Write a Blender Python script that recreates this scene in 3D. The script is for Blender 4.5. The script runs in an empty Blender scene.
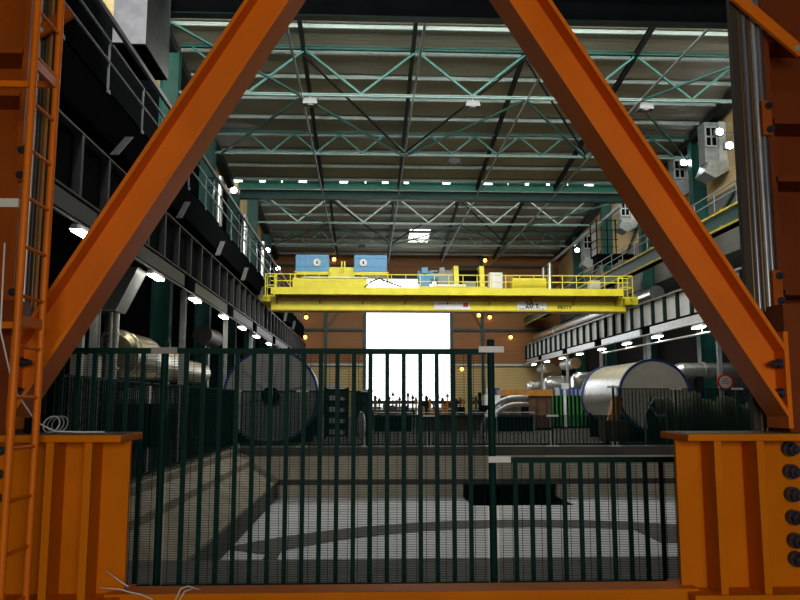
import bpy, math, random
from mathutils import Vector, Matrix
random.seed(4)
S = bpy.context.scene
COL = S.collection
V = Vector
PI = math.pi

# ------------------------------------------------------------------ materials
def new_mat(name):
    m = bpy.data.materials.new(name); m.use_nodes = True
    nt = m.node_tree
    return m, nt, nt.nodes['Principled BSDF']

def paint(name, col, rough=0.5, metal=0.0, var=0.15, scale=3.0, col2=None, bump=0.0, spec=0.5, stretch=None, detail=4):
    m, nt, b = new_mat(name)
    N, L = nt.nodes, nt.links
    tc = N.new('ShaderNodeTexCoord'); nz = N.new('ShaderNodeTexNoise')
    nz.inputs['Scale'].default_value = scale; nz.inputs['Detail'].default_value = detail
    src = tc.outputs['Object']
    if stretch:
        mp = N.new('ShaderNodeMapping'); mp.inputs['Scale'].default_value = stretch
        L.new(src, mp.inputs['Vector']); src = mp.outputs['Vector']
    L.new(src, nz.inputs['Vector'])
    rp = N.new('ShaderNodeValToRGB')
    rp.color_ramp.elements[0].position = 0.3; rp.color_ramp.elements[1].position = 0.72
    c2 = col2 if col2 else tuple(c*(1-var) for c in col)
    c1 = col if col2 else tuple(min(1, c*(1+var*0.5)) for c in col)
    rp.color_ramp.elements[0].color = (*c2, 1); rp.color_ramp.elements[1].color = (*c1, 1)
    L.new(nz.outputs['Fac'], rp.inputs['Fac']); L.new(rp.outputs['Color'], b.inputs['Base Color'])
    b.inputs['Roughness'].default_value = rough; b.inputs['Metallic'].default_value = metal
    b.inputs['Specular IOR Level'].default_value = spec
    if bump:
        bp = N.new('ShaderNodeBump'); bp.inputs['Strength'].default_value = bump; bp.inputs['Distance'].default_value = 0.02
        L.new(nz.outputs['Fac'], bp.inputs['Height']); L.new(bp.outputs['Normal'], b.inputs['Normal'])
    return m

def emit(name, col, strength):
    m, nt, b = new_mat(name)
    b.inputs['Base Color'].default_value = (*col, 1)
    b.inputs['Emission Color'].default_value = (*col, 1)
    b.inputs['Emission Strength'].default_value = strength
    return m

def cladding(name, col, col2, axis, pitch, seam=6.0):
    """profiled metal sheet: ribs by wave bump along an axis, tonal change sheet to sheet"""
    m, nt, b = new_mat(name)
    N, L = nt.nodes, nt.links
    tc = N.new('ShaderNodeTexCoord'); w = N.new('ShaderNodeTexWave')
    w.bands_direction = axis; w.inputs['Scale'].default_value = 0.314/pitch
    w.inputs['Distortion'].default_value = 0
    L.new(tc.outputs['Object'], w.inputs['Vector'])
    nz = N.new('ShaderNodeTexNoise'); nz.inputs['Scale'].default_value = 0.35; nz.inputs['Detail'].default_value = 5
    L.new(tc.outputs['Object'], nz.inputs['Vector'])
    mx = N.new('ShaderNodeMix'); mx.data_type = 'RGBA'
    mx.inputs['A'].default_value = (*col, 1); mx.inputs['B'].default_value = (*col2, 1)
    L.new(nz.outputs['Fac'], mx.inputs['Factor'])
    L.new(mx.outputs['Result'], b.inputs['Base Color'])
    bp = N.new('ShaderNodeBump'); bp.inputs['Strength'].default_value = 0.35; bp.inputs['Distance'].default_value = 0.03
    L.new(w.outputs['Fac'], bp.inputs['Height']); L.new(bp.outputs['Normal'], b.inputs['Normal'])
    b.inputs['Roughness'].default_value = 0.6
    return m

ORANGE = paint('orange gloss paint', (0.72, 0.158, 0.003), 0.42, var=0.13, scale=2.2, spec=0.22)
ORANGE_Y = paint('orange base paint', (0.60, 0.155, 0.001), 0.5, var=0.12, scale=2.2, spec=0.08)
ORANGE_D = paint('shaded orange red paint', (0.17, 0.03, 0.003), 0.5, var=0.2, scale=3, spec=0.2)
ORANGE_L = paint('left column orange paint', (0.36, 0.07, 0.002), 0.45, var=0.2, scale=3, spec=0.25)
BOLT = paint('dark steel bolt', (0.05, 0.055, 0.075), 0.35, 0.6)
PLATE_TOP = paint('dark plate top', (0.06, 0.04, 0.03), 0.6)
FGREEN = paint('dark green powder coat', (0.005, 0.032, 0.028), 0.5, var=0.1, spec=0.06)
WIRE = paint('green wire mesh', (0.004, 0.02, 0.018), 0.7, spec=0.0)
GREEN = paint('green structural paint', (0.010, 0.085, 0.07), 0.45, var=0.25, scale=1.2)
GREEN_E = paint('daylit green eaves paint', (0.05, 0.32, 0.24), 0.45, var=0.15)  # daylight on the far eaves beam put into a brighter green
GREEN_B = paint('dark green bracing paint', (0.022, 0.085, 0.072), 0.5, var=0.2)
GREEN_L = paint('green web paint', (0.035, 0.16, 0.13), 0.45, var=0.2)
PURL_G = paint('pale green chord paint', (0.24, 0.36, 0.33), 0.45, var=0.15)
GREEN_D = paint('dark green structural paint', (0.010, 0.045, 0.042), 0.5, var=0.2)
STIFF = paint('blackish green paint', (0.004, 0.014, 0.013), 0.6, var=0.2, spec=0.15)
DARKST = paint('dark grey steel', (0.011, 0.012, 0.013), 0.6, var=0.25, scale=1.0, spec=0.0)
BLACKST = paint('black steel', (0.006, 0.007, 0.008), 0.65, var=0.2, spec=0.0)
GREYST = paint('mid grey steel', (0.22, 0.24, 0.25), 0.45, 0.2, var=0.2)
GALV = paint('galvanised steel', (0.50, 0.52, 0.53), 0.4, 0.55, var=0.25, scale=6)
LGREY = paint('light grey paint', (0.55, 0.56, 0.56), 0.5, var=0.1)
PURL = paint('pale galvanised purlin', (0.40, 0.46, 0.43), 0.5, 0.0, var=0.1)
RAFT = paint('dark rafter paint', (0.016, 0.018, 0.018), 0.6, spec=0.2)
YELL = paint('yellow crane paint', (0.88, 0.76, 0.03), 0.42, var=0.12, scale=1.5)
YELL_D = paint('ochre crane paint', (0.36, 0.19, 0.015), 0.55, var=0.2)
BLUE = paint('light blue enamel', (0.10, 0.34, 0.62), 0.4, var=0.12)
DBLUE = paint('dark blue paint', (0.02, 0.05, 0.22), 0.4)
WHITE = paint('white enamel', (0.82, 0.82, 0.80), 0.45, var=0.05)
CREAM = paint('off white plastic', (0.60, 0.58, 0.50), 0.5, var=0.08)
RED = paint('red paint', (0.55, 0.02, 0.02), 0.5)
BLACK = paint('black lettering', (0.01, 0.01, 0.01), 0.6)
GREENM = paint('bright green enamel', (0.012, 0.13, 0.014), 0.5)
BROWN = paint('rusty brown sheet', (0.075, 0.03, 0.012), 0.6, var=0.35, scale=3)
OCHRE = paint('orange brown paint', (0.36, 0.14, 0.015), 0.55, var=0.25)
OLIVE = paint('olive tarpaulin', (0.055, 0.06, 0.02), 0.8, var=0.4, scale=4, bump=0.5)
SILVER = paint('silver foil insulation', (0.62, 0.63, 0.62), 0.28, 0.85, var=0.2, scale=5, bump=0.25)
DRUMF = paint('pale grey drum face', (0.30, 0.31, 0.29), 0.5, var=0.15)
CONC = paint('beige concrete', (0.50, 0.45, 0.35), 0.85, var=0.25, scale=1.2, bump=0.1)
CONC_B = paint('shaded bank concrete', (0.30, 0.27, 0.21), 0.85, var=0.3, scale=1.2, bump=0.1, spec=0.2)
CONC_D = paint('grey deck concrete', (0.19, 0.19, 0.185), 0.8, var=0.2, scale=1.5)
PITF = paint('pale grey pit paint', (0.50, 0.52, 0.545), 0.6, var=0.12, scale=0.7)
SLOT = paint('dark brown grout and shade', (0.075, 0.066, 0.06), 0.8, var=0.25)
HALLF = paint('hall floor concrete', (0.085, 0.08, 0.072), 0.75, var=0.25, scale=0.6, spec=0.2)
ROOF = cladding('roof deck sheet', (0.37, 0.33, 0.25), (0.30, 0.265, 0.20), 'Y', 0.3)
TAN = cladding('tan wall cladding', (0.60, 0.42, 0.21), (0.50, 0.34, 0.16), 'Z', 0.3)
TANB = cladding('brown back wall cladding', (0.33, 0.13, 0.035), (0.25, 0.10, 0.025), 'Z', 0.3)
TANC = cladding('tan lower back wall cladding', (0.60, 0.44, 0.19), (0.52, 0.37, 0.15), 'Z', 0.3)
GREYL = paint('dark wall base', (0.02, 0.02, 0.02), 0.8, spec=0.1)
GREYW = cladding('grey wall panels', (0.17, 0.165, 0.15), (0.12, 0.118, 0.11), 'Z', 0.6)
GROUND = paint('outside paving', (0.35, 0.36, 0.34), 0.9)
CABLEW = paint('white cable sheath', (0.75, 0.72, 0.70), 0.5)
FLUO = emit('fluorescent tube', (1.0, 0.92, 0.78), 26)
FLOOD = emit('flood lamp glass', (0.80, 0.86, 1.0), 45)
SODIUM = emit('sodium lamp glass', (1.0, 0.50, 0.06), 9)
DAYGL = emit('daylit wired glass', (0.92, 1.0, 0.95), 13.0)
DAYGF = emit('daylit far glass', (0.92, 1.0, 0.95), 6.0)
SKYGL = emit('daylit rooflight', (1.0, 0.97, 0.92), 3.5)
CHROME = paint('polished pipe', (0.26, 0.27, 0.32), 0.3, 0.6)
BRASSY = paint('brown conduit', (0.12, 0.075, 0.04), 0.4, 0.4)
CHANNEL = paint('dark brown channel', (0.035, 0.022, 0.014), 0.5)

# ------------------------------------------------------------------ mesh builder
class MB:
    def __init__(s): s.v = []; s.f = []; s.sm = []
    def face(s, idx, smooth=False): s.f.append(idx); s.sm.append(smooth)
    def box(s, x0, x1, y0, y1, z0, z1):
        n = len(s.v)
        s.v += [V((x, y, z)) for z in (z0, z1) for x, y in ((x0, y0), (x1, y0), (x1, y1), (x0, y1))]
        for q in ((3,2,1,0), (4,5,6,7), (0,1,5,4), (1,2,6,5), (2,3,7,6), (3,0,4,7)): s.face([n+i for i in q])
        return s
    def bar(s, p, q, w, h, up=(0, 0, 1)):
        """rectangular bar p->q; w across, h along up"""
        p, q, up = V(p), V(q), V(up); d = (q-p).normalized()
        a = d.cross(up)
        if a.length < 1e-5: a = d.cross(V((1, 0, 0)))
        a.normalize(); b = a.cross(d)
        n = len(s.v)
        for c in (p, q):
            for i, j in ((-1,-1), (1,-1), (1,1), (-1,1)): s.v.append(c+a*(w/2*i)+b*(h/2*j))
        for f in ((3,2,1,0), (4,5,6,7), (0,1,5,4), (1,2,6,5), (2,3,7,6), (3,0,4,7)): s.face([n+i for i in f])
        return s
    def ibeam(s, p, q, h, b, tw, tf, up=(0, 0, 1)):
        """I section p->q: depth h along up, flange width b"""
        p, q, up = V(p), V(q), V(up); d = (q-p).normalized(); a = d.cross(up).normalized(); u = a.cross(d)
        s.bar(p, q, tw, h-tf, up)
        for k in (-1, 1): s.bar(p+u*k*(h-tf)/2, q+u*k*(h-tf)/2, b, tf, up)
        return s
    def cyl(s, p, q, r, n=12, r2=None, caps=True):
        p, q = V(p), V(q); r2 = r if r2 is None else r2; d = (q-p).normalized()
        a = d.orthogonal().normalized(); b = d.cross(a)
        k = len(s.v)
        ring = [a*math.cos(2*PI*i/n)+b*math.sin(2*PI*i/n) for i in range(n)]
        s.v += [p+c*r for c in ring]+[q+c*r2 for c in ring]
        for i in range(n): s.face([k+i, k+(i+1)%n, k+n+(i+1)%n, k+n+i], True)
        if caps:
            k = len(s.v); s.v += [p+c*r for c in ring]+[q+c*r2 for c in ring]
            s.face([k+i for i in range(n)][::-1]); s.face([k+n+i for i in range(n)])
        return s
    def tube(s, pts, r, n=8):
        pts = [V(p) for p in pts]; k0 = len(s.v); a = None
        for i, p in enumerate(pts):
            d = (pts[min(i+1, len(pts)-1)]-pts[max(i-1, 0)]).normalized()
            if a is None: a = d.orthogonal().normalized()
            a = (a-d*a.dot(d)).normalized(); b = d.cross(a)
            s.v += [p+(a*math.cos(2*PI*j/n)+b*math.sin(2*PI*j/n))*r for j in range(n)]
        for i in range(len(pts)-1):
            for j in range(n):
                s.face([k0+i*n+j, k0+i*n+(j+1)%n, k0+(i+1)*n+(j+1)%n, k0+(i+1)*n+j], True)
        s.face([k0+j for j in range(n)][::-1]); s.face([k0+(len(pts)-1)*n+j for j in range(n)])
        return s
    def lathe(s, c, axis, prof, n=32):
        """prof: list of (along, radius) about axis through c"""
        c = V(c); d = V(axis).normalized(); a = d.orthogonal().normalized(); b = d.cross(a); k = len(s.v)
        for t, r in prof:
            s.v += [c+d*t+(a*math.cos(2*PI*j/n)+b*math.sin(2*PI*j/n))*r for j in range(n)]
        for i in range(len(prof)-1):
            for j in range(n):
                s.face([k+i*n+j, k+i*n+(j+1)%n, k+(i+1)*n+(j+1)%n, k+(i+1)*n+j], False)
        return s
    def prism(s, pts, off):
        pts = [V(p) for p in pts]; off = V(off); k = len(s.v); n = len(pts)
        s.v += pts+[p+off for p in pts]
        s.face([k+i for i in range(n)][::-1]); s.face([k+n+i for i in range(n)])
        for i in range(n): s.face([k+i, k+(i+1)%n, k+n+(i+1)%n, k+n+i])
        return s
    def poly(s, pts):
        k = len(s.v); s.v += [V(p) for p in pts]; s.face([k+i for i in range(len(pts))]); return s
    def mesh(s, name):
        m = bpy.data.meshes.new(name); m.from_pydata([tuple(v) for v in s.v], [], s.f)
        for p, k in zip(m.polygons, s.sm): p.use_smooth = k
        m.update(); return m

def bevel(o, w=0.008, seg=2):
    b = o.modifiers.new('bevel', 'BEVEL'); b.width = w; b.segments = seg; b.limit_method = 'ANGLE'; return o

def link(o): COL.objects.link(o); return o

def obj(name, mb, m, parent=None, label=None):
    """one mesh object, built in world coordinates; its origin stays with its parent's base"""
    me = mb.mesh(name); me.materials.append(m)
    o = link(bpy.data.objects.new(name, me))
    if parent is not None:
        o.parent = parent
        r = parent
        off = V(r.location)
        while r.parent is not None: r = r.parent; off = V(r.location)
        if parent.parent is None: o.matrix_parent_inverse = Matrix.Translation(-off)
    if label: o['label'] = label
    return o

def tag(o, label, cat, group=None, kind=None):
    o['label'] = label; o['category'] = cat
    if group: o['group'] = group
    if kind: o['kind'] = kind
    return o

def thing(name, label, cat, loc=(0, 0, 0), group=None):
    o = link(bpy.data.objects.new(name, None)); o.location = loc; o.empty_display_size = 0.2
    return tag(o, label, cat, group)

def struct(name, mb, m):
    o = obj(name, mb, m); o['kind'] = 'structure'; return o

def one(name, mb, m, label, cat, group=None):
    return tag(obj(name, mb, m), label, cat, group)

def dup(root, d, label=None, group=None):
    r = root.copy(); link(r); r.location = V(root.location)+V(d)
    if label: r['label'] = label
    if group: r['group'] = group
    def rec(src, dst):
        for ch in list(src.children):
            c = ch.copy(); link(c); c.parent = dst
            c.matrix_parent_inverse = ch.matrix_parent_inverse.copy()
            rec(ch, c)
    rec(root, r)
    return r

ORD = ['first', 'second', 'third', 'fourth', 'fifth', 'sixth', 'seventh', 'eighth', 'ninth', 'tenth', 'eleventh', 'twelfth']

# ------------------------------------------------------------------ hall dimensions (metres)
XL, XR = -10.6, 21.8            # inner faces of side walls
XCL, XCR = -9.7, 20.9           # inner faces of wall columns
Y0, YB = -14.0, 87.0
BAY = 29.0
def roof_z(y, ys): return 21.45-0.119*(y-ys)
ROW = 29.0/3
CH = 17.32                      # level of truss bottom chords

# ------------------------------------------------------------------ setting
# hall floor round the pit
PX0, PX1, PY0, PY1 = -4.6, 16.0, 8.3, 28.3
m = MB()
m.box(XL-.3, PX0, Y0, YB, -.3, 0); m.box(PX1, XR+.3, Y0, YB, -.3, 0); m.box(PX0, PX1, PY1, YB, -.3, 0)
struct('floor', m, HALLF)
m = MB(); m.box(PX0, PX1, Y0, PY0, -.3, 0.0); struct('trim_1', m, CONC_D)      # near deck in front of the pit
# pit
FZ = -1.72
m = MB()
hx0, hx1, hy0, hy1 = 3.4, 6.75, 25.7, 28.3
for a in ((PX0, hx0, PY0, PY1), (hx1, PX1, PY0, PY1), (hx0, hx1, PY0, hy0)): m.box(*a, FZ-.25, FZ)
struct('floor_pit', m, PITF)
m = MB(); m.box(PX0, PX1, PY1, PY1+.4, FZ-2.2, -.3); m.box(PX0, PX1, PY1-.12, PY1+.05, -1.12, -.30)
struct('wall_pit_far', m, CONC)
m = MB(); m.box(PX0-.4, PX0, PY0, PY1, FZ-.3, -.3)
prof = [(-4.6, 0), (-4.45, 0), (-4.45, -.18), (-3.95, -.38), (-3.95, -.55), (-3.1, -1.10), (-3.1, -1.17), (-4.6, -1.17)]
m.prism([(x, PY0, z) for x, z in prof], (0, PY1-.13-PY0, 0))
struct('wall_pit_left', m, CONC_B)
m = MB(); m.box(-4.6, -3.1, PY0, PY1-.13, FZ, -1.17); struct('trim_2', m, SLOT)  # step face turned from the light, its shade put into the colour
m = MB(); m.box(PX1, PX1+.4, PY0, PY1, FZ-.3, -.3); struct('wall_pit_right', m, CONC)
m = MB(); m.box(PX0, PX1, PY0-.4, PY0, FZ-.3, -.3); struct('wall_pit_near', m, CONC)
m = MB(); m.box(-3.1, PX1, PY1-.16, PY1+.02, -1.30, -1.12); struct('trim_3', m, SLOT)   # ledge shadow painted as a dark band under far wall
m = MB(); m.box(-3.1, hx0, PY1-.3, PY1+.02, FZ, -1.30); m.box(hx1, PX1, PY1-.3, PY1+.02, FZ, -1.30); struct('trim_4', m, CONC)
# sunken hatch recess
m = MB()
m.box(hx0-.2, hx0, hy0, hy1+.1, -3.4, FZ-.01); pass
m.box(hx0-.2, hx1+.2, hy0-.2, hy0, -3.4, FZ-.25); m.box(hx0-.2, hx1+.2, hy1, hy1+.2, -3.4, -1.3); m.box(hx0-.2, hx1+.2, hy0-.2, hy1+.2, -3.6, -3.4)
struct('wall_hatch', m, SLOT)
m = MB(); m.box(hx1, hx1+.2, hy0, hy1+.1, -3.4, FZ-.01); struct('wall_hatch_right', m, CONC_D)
# dark ring joint round the shaft plug in the pit floor
cx, cy, R0, R1 = 4.25, 13.6, 7.65, 9.0
m = MB(); n = 72; a0, a1 = math.radians(12), math.radians(147)
for i in range(n):
    q = [a0+(a1-a0)*i/n, a0+(a1-a0)*(i+1)/n]
    m.poly([(cx+r*math.cos(t), cy+r*math.sin(t), FZ+.012) for r, t in ((R0, q[0]), (R1, q[0]), (R1, q[1]), (R0, q[1]))])
m.box(7.0, 8.8, 18.8, 20.9, FZ-.05, FZ+.014)
m.box(-2.2, -1.9, 17.0, 18.6, FZ-.05, FZ+.014)
struct('trim_5', m, SLOT)

# walls
YG0, YG1 = Y0, YB
m = MB(); m.box(XL-.3, XL, Y0, YB, 17.0, 22.5); struct('wall_left_upper', m, TAN)
m = MB(); m.box(XL-.3, XL, Y0, YB, 0, 17.0); struct('wall_left', m, BLACKST)  # lack of light on the lower wall put into its black colour
m = MB(); m.box(XR, XR+.3, Y0, YB, 14.4, 22.5); struct('wall_right_upper', m, TAN)
m = MB(); m.box(XR, XR+.3, Y0, YB, 10.5, 14.4); struct('wall_right', m, GREYW)
m = MB(); m.box(XR, XR+.3, Y0, YB, 0, 10.5); struct('wall_right_lower', m, GREYL)
DX0, DX1, DZ = -0.28, 9.43, 15.4
m = MB()
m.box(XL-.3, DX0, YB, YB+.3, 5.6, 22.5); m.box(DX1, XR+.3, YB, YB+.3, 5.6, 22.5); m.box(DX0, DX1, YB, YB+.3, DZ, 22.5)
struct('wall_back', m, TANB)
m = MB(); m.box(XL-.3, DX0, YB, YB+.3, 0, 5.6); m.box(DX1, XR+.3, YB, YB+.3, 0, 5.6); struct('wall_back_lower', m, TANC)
m = MB(); m.box(XL-.3, XR+.3, Y0-.3, Y0, 0, 22.5); struct('wall_front', m, GREYW)
# door frame of the open hangar doorway
m = MB()
for x in (DX0, DX1): m.box(x-.18, x+.18, YB-.18, YB+.31, 0, DZ)
m.box(DX0-.18, DX1+.18, YB-.18, YB+.31, DZ, DZ+.4)
struct('door_1', m, GREEN_D)
# sawtooth roof: each bay falls away, clerestory glazing at each step
m = MB()
sky = (4.3, 6.4, 77.9, 82.2)
for ys in (0.0, 29.0, 58.0):
    ya, yb = ys, ys+28.2
    if ys == 0: ya = Y0
    def slab(x0, x1, y0, y1):
        z0, z1 = roof_z(y0, ys), roof_z(y1, ys)
        m.prism([(x0, y0, z0), (x0, y1, z1), (x0, y1, z1+.15), (x0, y0, z0+.15)], (x1-x0, 0, 0))
    if ys == 58.0:
        yb = YB+.3
        slab(XL-.3, sky[0], ya, yb); slab(sky[1], XR+.3, ya, yb); slab(sky[0], sky[1], ya, sky[2]); slab(sky[0], sky[1], sky[3], yb)
    else: slab(XL-.3, XR+.3, ya, yb)
struct('ceiling', m, ROOF)
# rooflight
m = MB(); z0, z1 = roof_z(sky[2], 58), roof_z(sky[3], 58)
m.prism([(sky[0], sky[2], z0+.1), (sky[0], sky[3], z1+.1), (sky[0], sky[3], z1+.14), (sky[0], sky[2], z0+.14)], (sky[1]-sky[0], 0, 0))
struct('window_1', m, SKYGL)
# clerestories
for k, ys in enumerate((29.0, 58.0)):
    zl = roof_z(ys-.8, ys-29)
    m = MB()
    m.prism([(XL, ys-.82, zl+.13), (XL, ys-.02, zl+.13), (XL, ys-.02, zl+.2), (XL, ys-.82, zl+.2)], (XR-XL, 0, 0)) if False else None
    m.box(XL, XR, ys-.06, ys-.02, zl+.02, roof_z(ys, ys))
    w = struct('window_%d' % (k+2), m, (DAYGL, DAYGF)[k])
    m = MB()
    m.box(XL, XR, ys-.85, ys-.02, zl-.02+.1, zl+.18+.1) if False else None
    for i in range(21):
        x = XL+.2+(XR-XL-.4)*i/20
        m.box(x-.05, x+.05, ys-.16, ys+.02, zl, roof_z(ys, ys))
    m.box(XL, XR, ys-.16, ys+.02, zl+1.5, zl+1.62)
    m.box(XL, XR, ys-.62, ys-.5, zl-.02, zl+(.14 if k == 0 else .0))
    struct('trim_%d' % (k+6), m, GREEN)
# outside
m = MB(); m.box(-60, 70, YB+.3, 260, -.35, -.05); struct('ground', m, GROUND)
m = MB()
for i in range(16):
    m.box(-24+i*4, -20.2+i*4, 130, 130.2, -.05, 1.7)
m.box(-24, 40, 130.2, 130.35, 1.2, 1.4)
one('site_wall', m, LGREY, 'low pale grey boundary wall outside beyond the open doorway', 'wall')

# ------------------------------------------------------------------ roof steel
# crossbeams at the sawtooth steps
def crossbeam(y, zb, label, h=.72):
    t = thing('roof_crossbeam', label, 'beam', (XCL, y, zb), 'deep roof crossbeams')
    mb = MB(); mb.bar((XCL, y, zb+h/2), (XCR, y, zb+h/2), .05, h-.08); obj('web', mb, GREEN_D if y > 30 else DARKST, t)
    mb = MB(); mb.box(XCL, XCR, y-.22, y+.22, zb, zb+.05); obj('bottom_flange', mb, GREEN_D, t)
    mb = MB(); mb.box(XCL, XCR, y-.22, y+.22, zb+h-.05, zb+h); obj('top_flange', mb, GREEN_D, t)
    return t
cb = crossbeam(29.0, 16.52, 'deep dark green steel crossbeam nearest the viewer, along the top edge of the photo', 1.25)
crossbeam(58.0, 16.85, 'deep dark green crossbeam far down the hall, above the yellow crane')
# green edge tube above the far crossbeam
for y, lb in ((28.3, 'green steel eaves beam above the near dark crossbeam'), (57.3, 'green steel eaves beam with daylight slits above it, above the far crossbeam')):
    m = MB(); z = roof_z(y-.1, y-28.3)-.35
    m.box(XCL, XCR, y-.15, y+.1, z-.28, z+.19)
    if y > 30:
        for i in range(20):
            xx = XCL+.9+i*1.55+.2*math.sin(i*2.7); m.box(xx-.62-.08*math.sin(i*5.1), xx+.64, y-.05, y+.08, z+.12, z+.42)
    one('eaves_beam', m, GREEN if y < 30 else GREEN_E, lb, 'beam')
    m = MB(); m.box(XCL, XCR, y-.28, y-.18, z-.42, z-.34)
    one('gutter_rail', m, PURL, 'thin pale rail under the '+('near' if y < 30 else 'far')+' green eaves beam', 'rail')

def truss(y, ys, pitch, x_first, label, w=.105, wm=None):
    zt = roof_z(y, ys)-.42
    t = thing('roof_truss', label, 'roof truss', (XCL, y, CH), 'green roof trusses')
    mb = MB(); mb.ibeam((XCL, y, CH), (XCR, y, CH), .14, .16, .03, .04); obj('bottom_chord', mb, PURL_G, t)
    mb = MB(); mb.ibeam((XCL, y, zt), (XCR, y, zt), .18, .16, .03, .05); obj('top_chord', mb, GREEN, t)
    x = x_first; pts = []
    k = 0
    while x <= XCR+.1:
        if x >= XCL-.1: pts.append((x, k % 2))
        x += pitch/2; k += 1
    for (xa, a), (xb, b) in zip(pts, pts[1:]):
        mb = MB(); mb.bar((xa, y, CH+.08 if a == 0 else zt-.1), (xb, y, CH+.08 if b == 0 else zt-.1), w, w)
        obj('web_member', mb, wm or GREEN_L, t)
    return t
YA, YBt, YC, YD = 38.7, 48.35, 67.7, 77.35
truss(YA, 29, 5.8, -6.2-5.8, 'nearest green roof truss, tall wide V web members, below the near crossbeam')
truss(YBt, 29, 2.9, -9.1-2.9, 'second green roof truss, low with small V members, in front of the far crossbeam', .1)
truss(YC, 58, 5.8, -6.2-5.8, 'third green roof truss, tall V members pale with painted daylight, just behind the far crossbeam', .11, PURL)  # paler web colour carries the daylight of the clerestory
truss(YD, 58, 2.9, -9.1-2.9, 'farthest low green roof truss, behind the bright rooflight, above the blue winches', .1)

# purlins
for bi, ys in enumerate((29.0, 58.0)):
    for i in range(12):
        y = ys+.9+i*(29/12)
        z = roof_z(y, ys)-.14
        m = MB(); m.box(XCL-.2, XCR+.06, y-.02, y+.02, z-.14, z+.1); m.box(XCL-.2, XCR+.06, y-.07, y+.05, z-.16, z-.12); m.box(XCL-.2, XCR+.06, y-.02, y+.09, z+.06, z+.1)
        o = one('purlin', m, PURL, '%s pale roof purlin behind the %s dark crossbeam, counted from it' % (ORD[i], ('near', 'far')[bi]), 'purlin', 'pale purlins under the roof deck')
# rafters (under purlins) and level tie rods with diagonal bracing
XRAF = (-3.4, 2.3, 8.2, 14.1)
NX = ('leftmost', 'second from left', 'second from right', 'rightmost')
for bi, ys in enumerate((29.0, 58.0)):
    for x, nm in zip(XRAF, NX):
        a, b = ys+.3, ys+28.0
        m = MB(); m.ibeam((x, a, roof_z(a, ys)-.48), (x, b, roof_z(b, ys)-.48), .3, .2, .05, .05)
        one('rafter', m, RAFT, 'dark sloping rafter, %s, of the %s roof bay' % (nm, ('near', 'far')[bi]), 'rafter', 'dark rafters')
    t = thing('wind_bracing', 'level bracing rods and diagonals under the %s roof bay' % ('near', 'far')[bi], 'bracing', (5.3, ys+ROW, CH), 'roof bracing')
    yt = (ys+ROW, ys+2*ROW)
    for x in XRAF:
        mb = MB(); mb.cyl((x, ys+.2, CH-.35), (x, yt[0], CH-.18), .06, 8); mb.cyl((x, yt[0], CH-.18), (x, ys+28.7, CH-.25), .06, 8); obj('tie_rod', mb, GREYST, t)
    for xa, xb in ((-3.4, -9.4), (-3.4, 2.3), (8.2, 2.3), (8.2, 14.1), (14.1, 20.7)):
        mb = MB(); mb.bar((xa, yt[0], CH-.12), (xb, yt[1], CH-.12), .1, .1); obj('diagonal', mb, GREEN_B, t)
    for xa, xb in ((-3.4, -9.4), (14.1, 20.6)):
        mb = MB(); mb.bar((xa, yt[0], CH-.12), (xb*.97, ys+.5, CH-.12), .1, .1); obj('diagonal', mb, GREEN_B, t)
    for xa, xb in ((-3.4, 2.3), (8.2, 2.3), (8.2, 14.1)):
        mb = MB(); mb.bar((xa, yt[1]-9.67, roof_z(yt[0], ys)-.85), (xb, yt[1], CH+.1), .09, .09); obj('diagonal', mb, RAFT, t)

# wall columns
for side, xc, xw in (('left', XCL, XL), ('right', XCR, XR)):
    for i in range(6):
        y = 29+i*ROW*1.0 if i else 29.0
        y = 29+ROW*(i+1) if side == 'right' else 29+ROW*(i+1)
        if y > 86: continue
        ys = 29 if y < 57.9 else 58
        zt = roof_z(min(y, ys+28), ys)-.85 if y < 57 or y > 59 else 17.2
        m = MB(); s = 1 if side == 'right' else -1
        m.box(xc, xc+s*.04, y-.3, y+.3, 0, zt) if s > 0 else m.box(xc-.04, xc, y-.3, y+.3, 0, zt)
        a, b = sorted((xc+s*.04, xw)); m.box(a, b, y-.02, y+.02, 0, zt)
        a, b = sorted((xw-s*.05, xw)); m.box(a, b, y-.3, y+.3, 0, zt)
        one('wall_column', m, GREEN, '%s tall green steel column along the %s wall, counting from the near end' % (ORD[i], side), 'column', 'green wall columns on the %s' % side)
# eaves edge beams along the walls and wall bracing on the right
for ys, nm in ((29, 'near'), (58, 'far')):
    m = MB(); m.bar((XCR+.35, ys, roof_z(ys, ys)-.5), (XCR+.35, ys+28, roof_z(ys+28, ys)-.5), .5, .5)
    one('eaves_girder', m, RAFT, 'dark sloping eaves girder on top of the right wall, %s bay' % nm, 'beam')
    m = MB(); m.bar((XCL-.5, ys, roof_z(ys, ys)-.5), (XCL-.5, ys+28, roof_z(ys+28, ys)-.5), .5, .5)
    one('eaves_girder', m, RAFT, 'dark sloping eaves girder on top of the left wall, %s bay' % nm, 'beam')
m = MB(); m.cyl((19.8, 59, 16.85), (19.8, 86.8, 16.5), .16, 12)
one('air_pipe', m, GALV, 'long pale grey pipe running high along the right wall behind the crane', 'pipe')
for i, (ya, yb) in enumerate(((38.7, 48.35), (58, 67.7), (67.7, 77.35))):
    m = MB(); m.bar((XR-.15, ya, 17.0), (XR-.15, yb, 11.6), .16, .1, (1, 0, 0))
    one('wall_brace', m, GREEN_D, 'thin dark diagonal brace on the right wall, %s bay from the near end' % ORD[i], 'brace')

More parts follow.
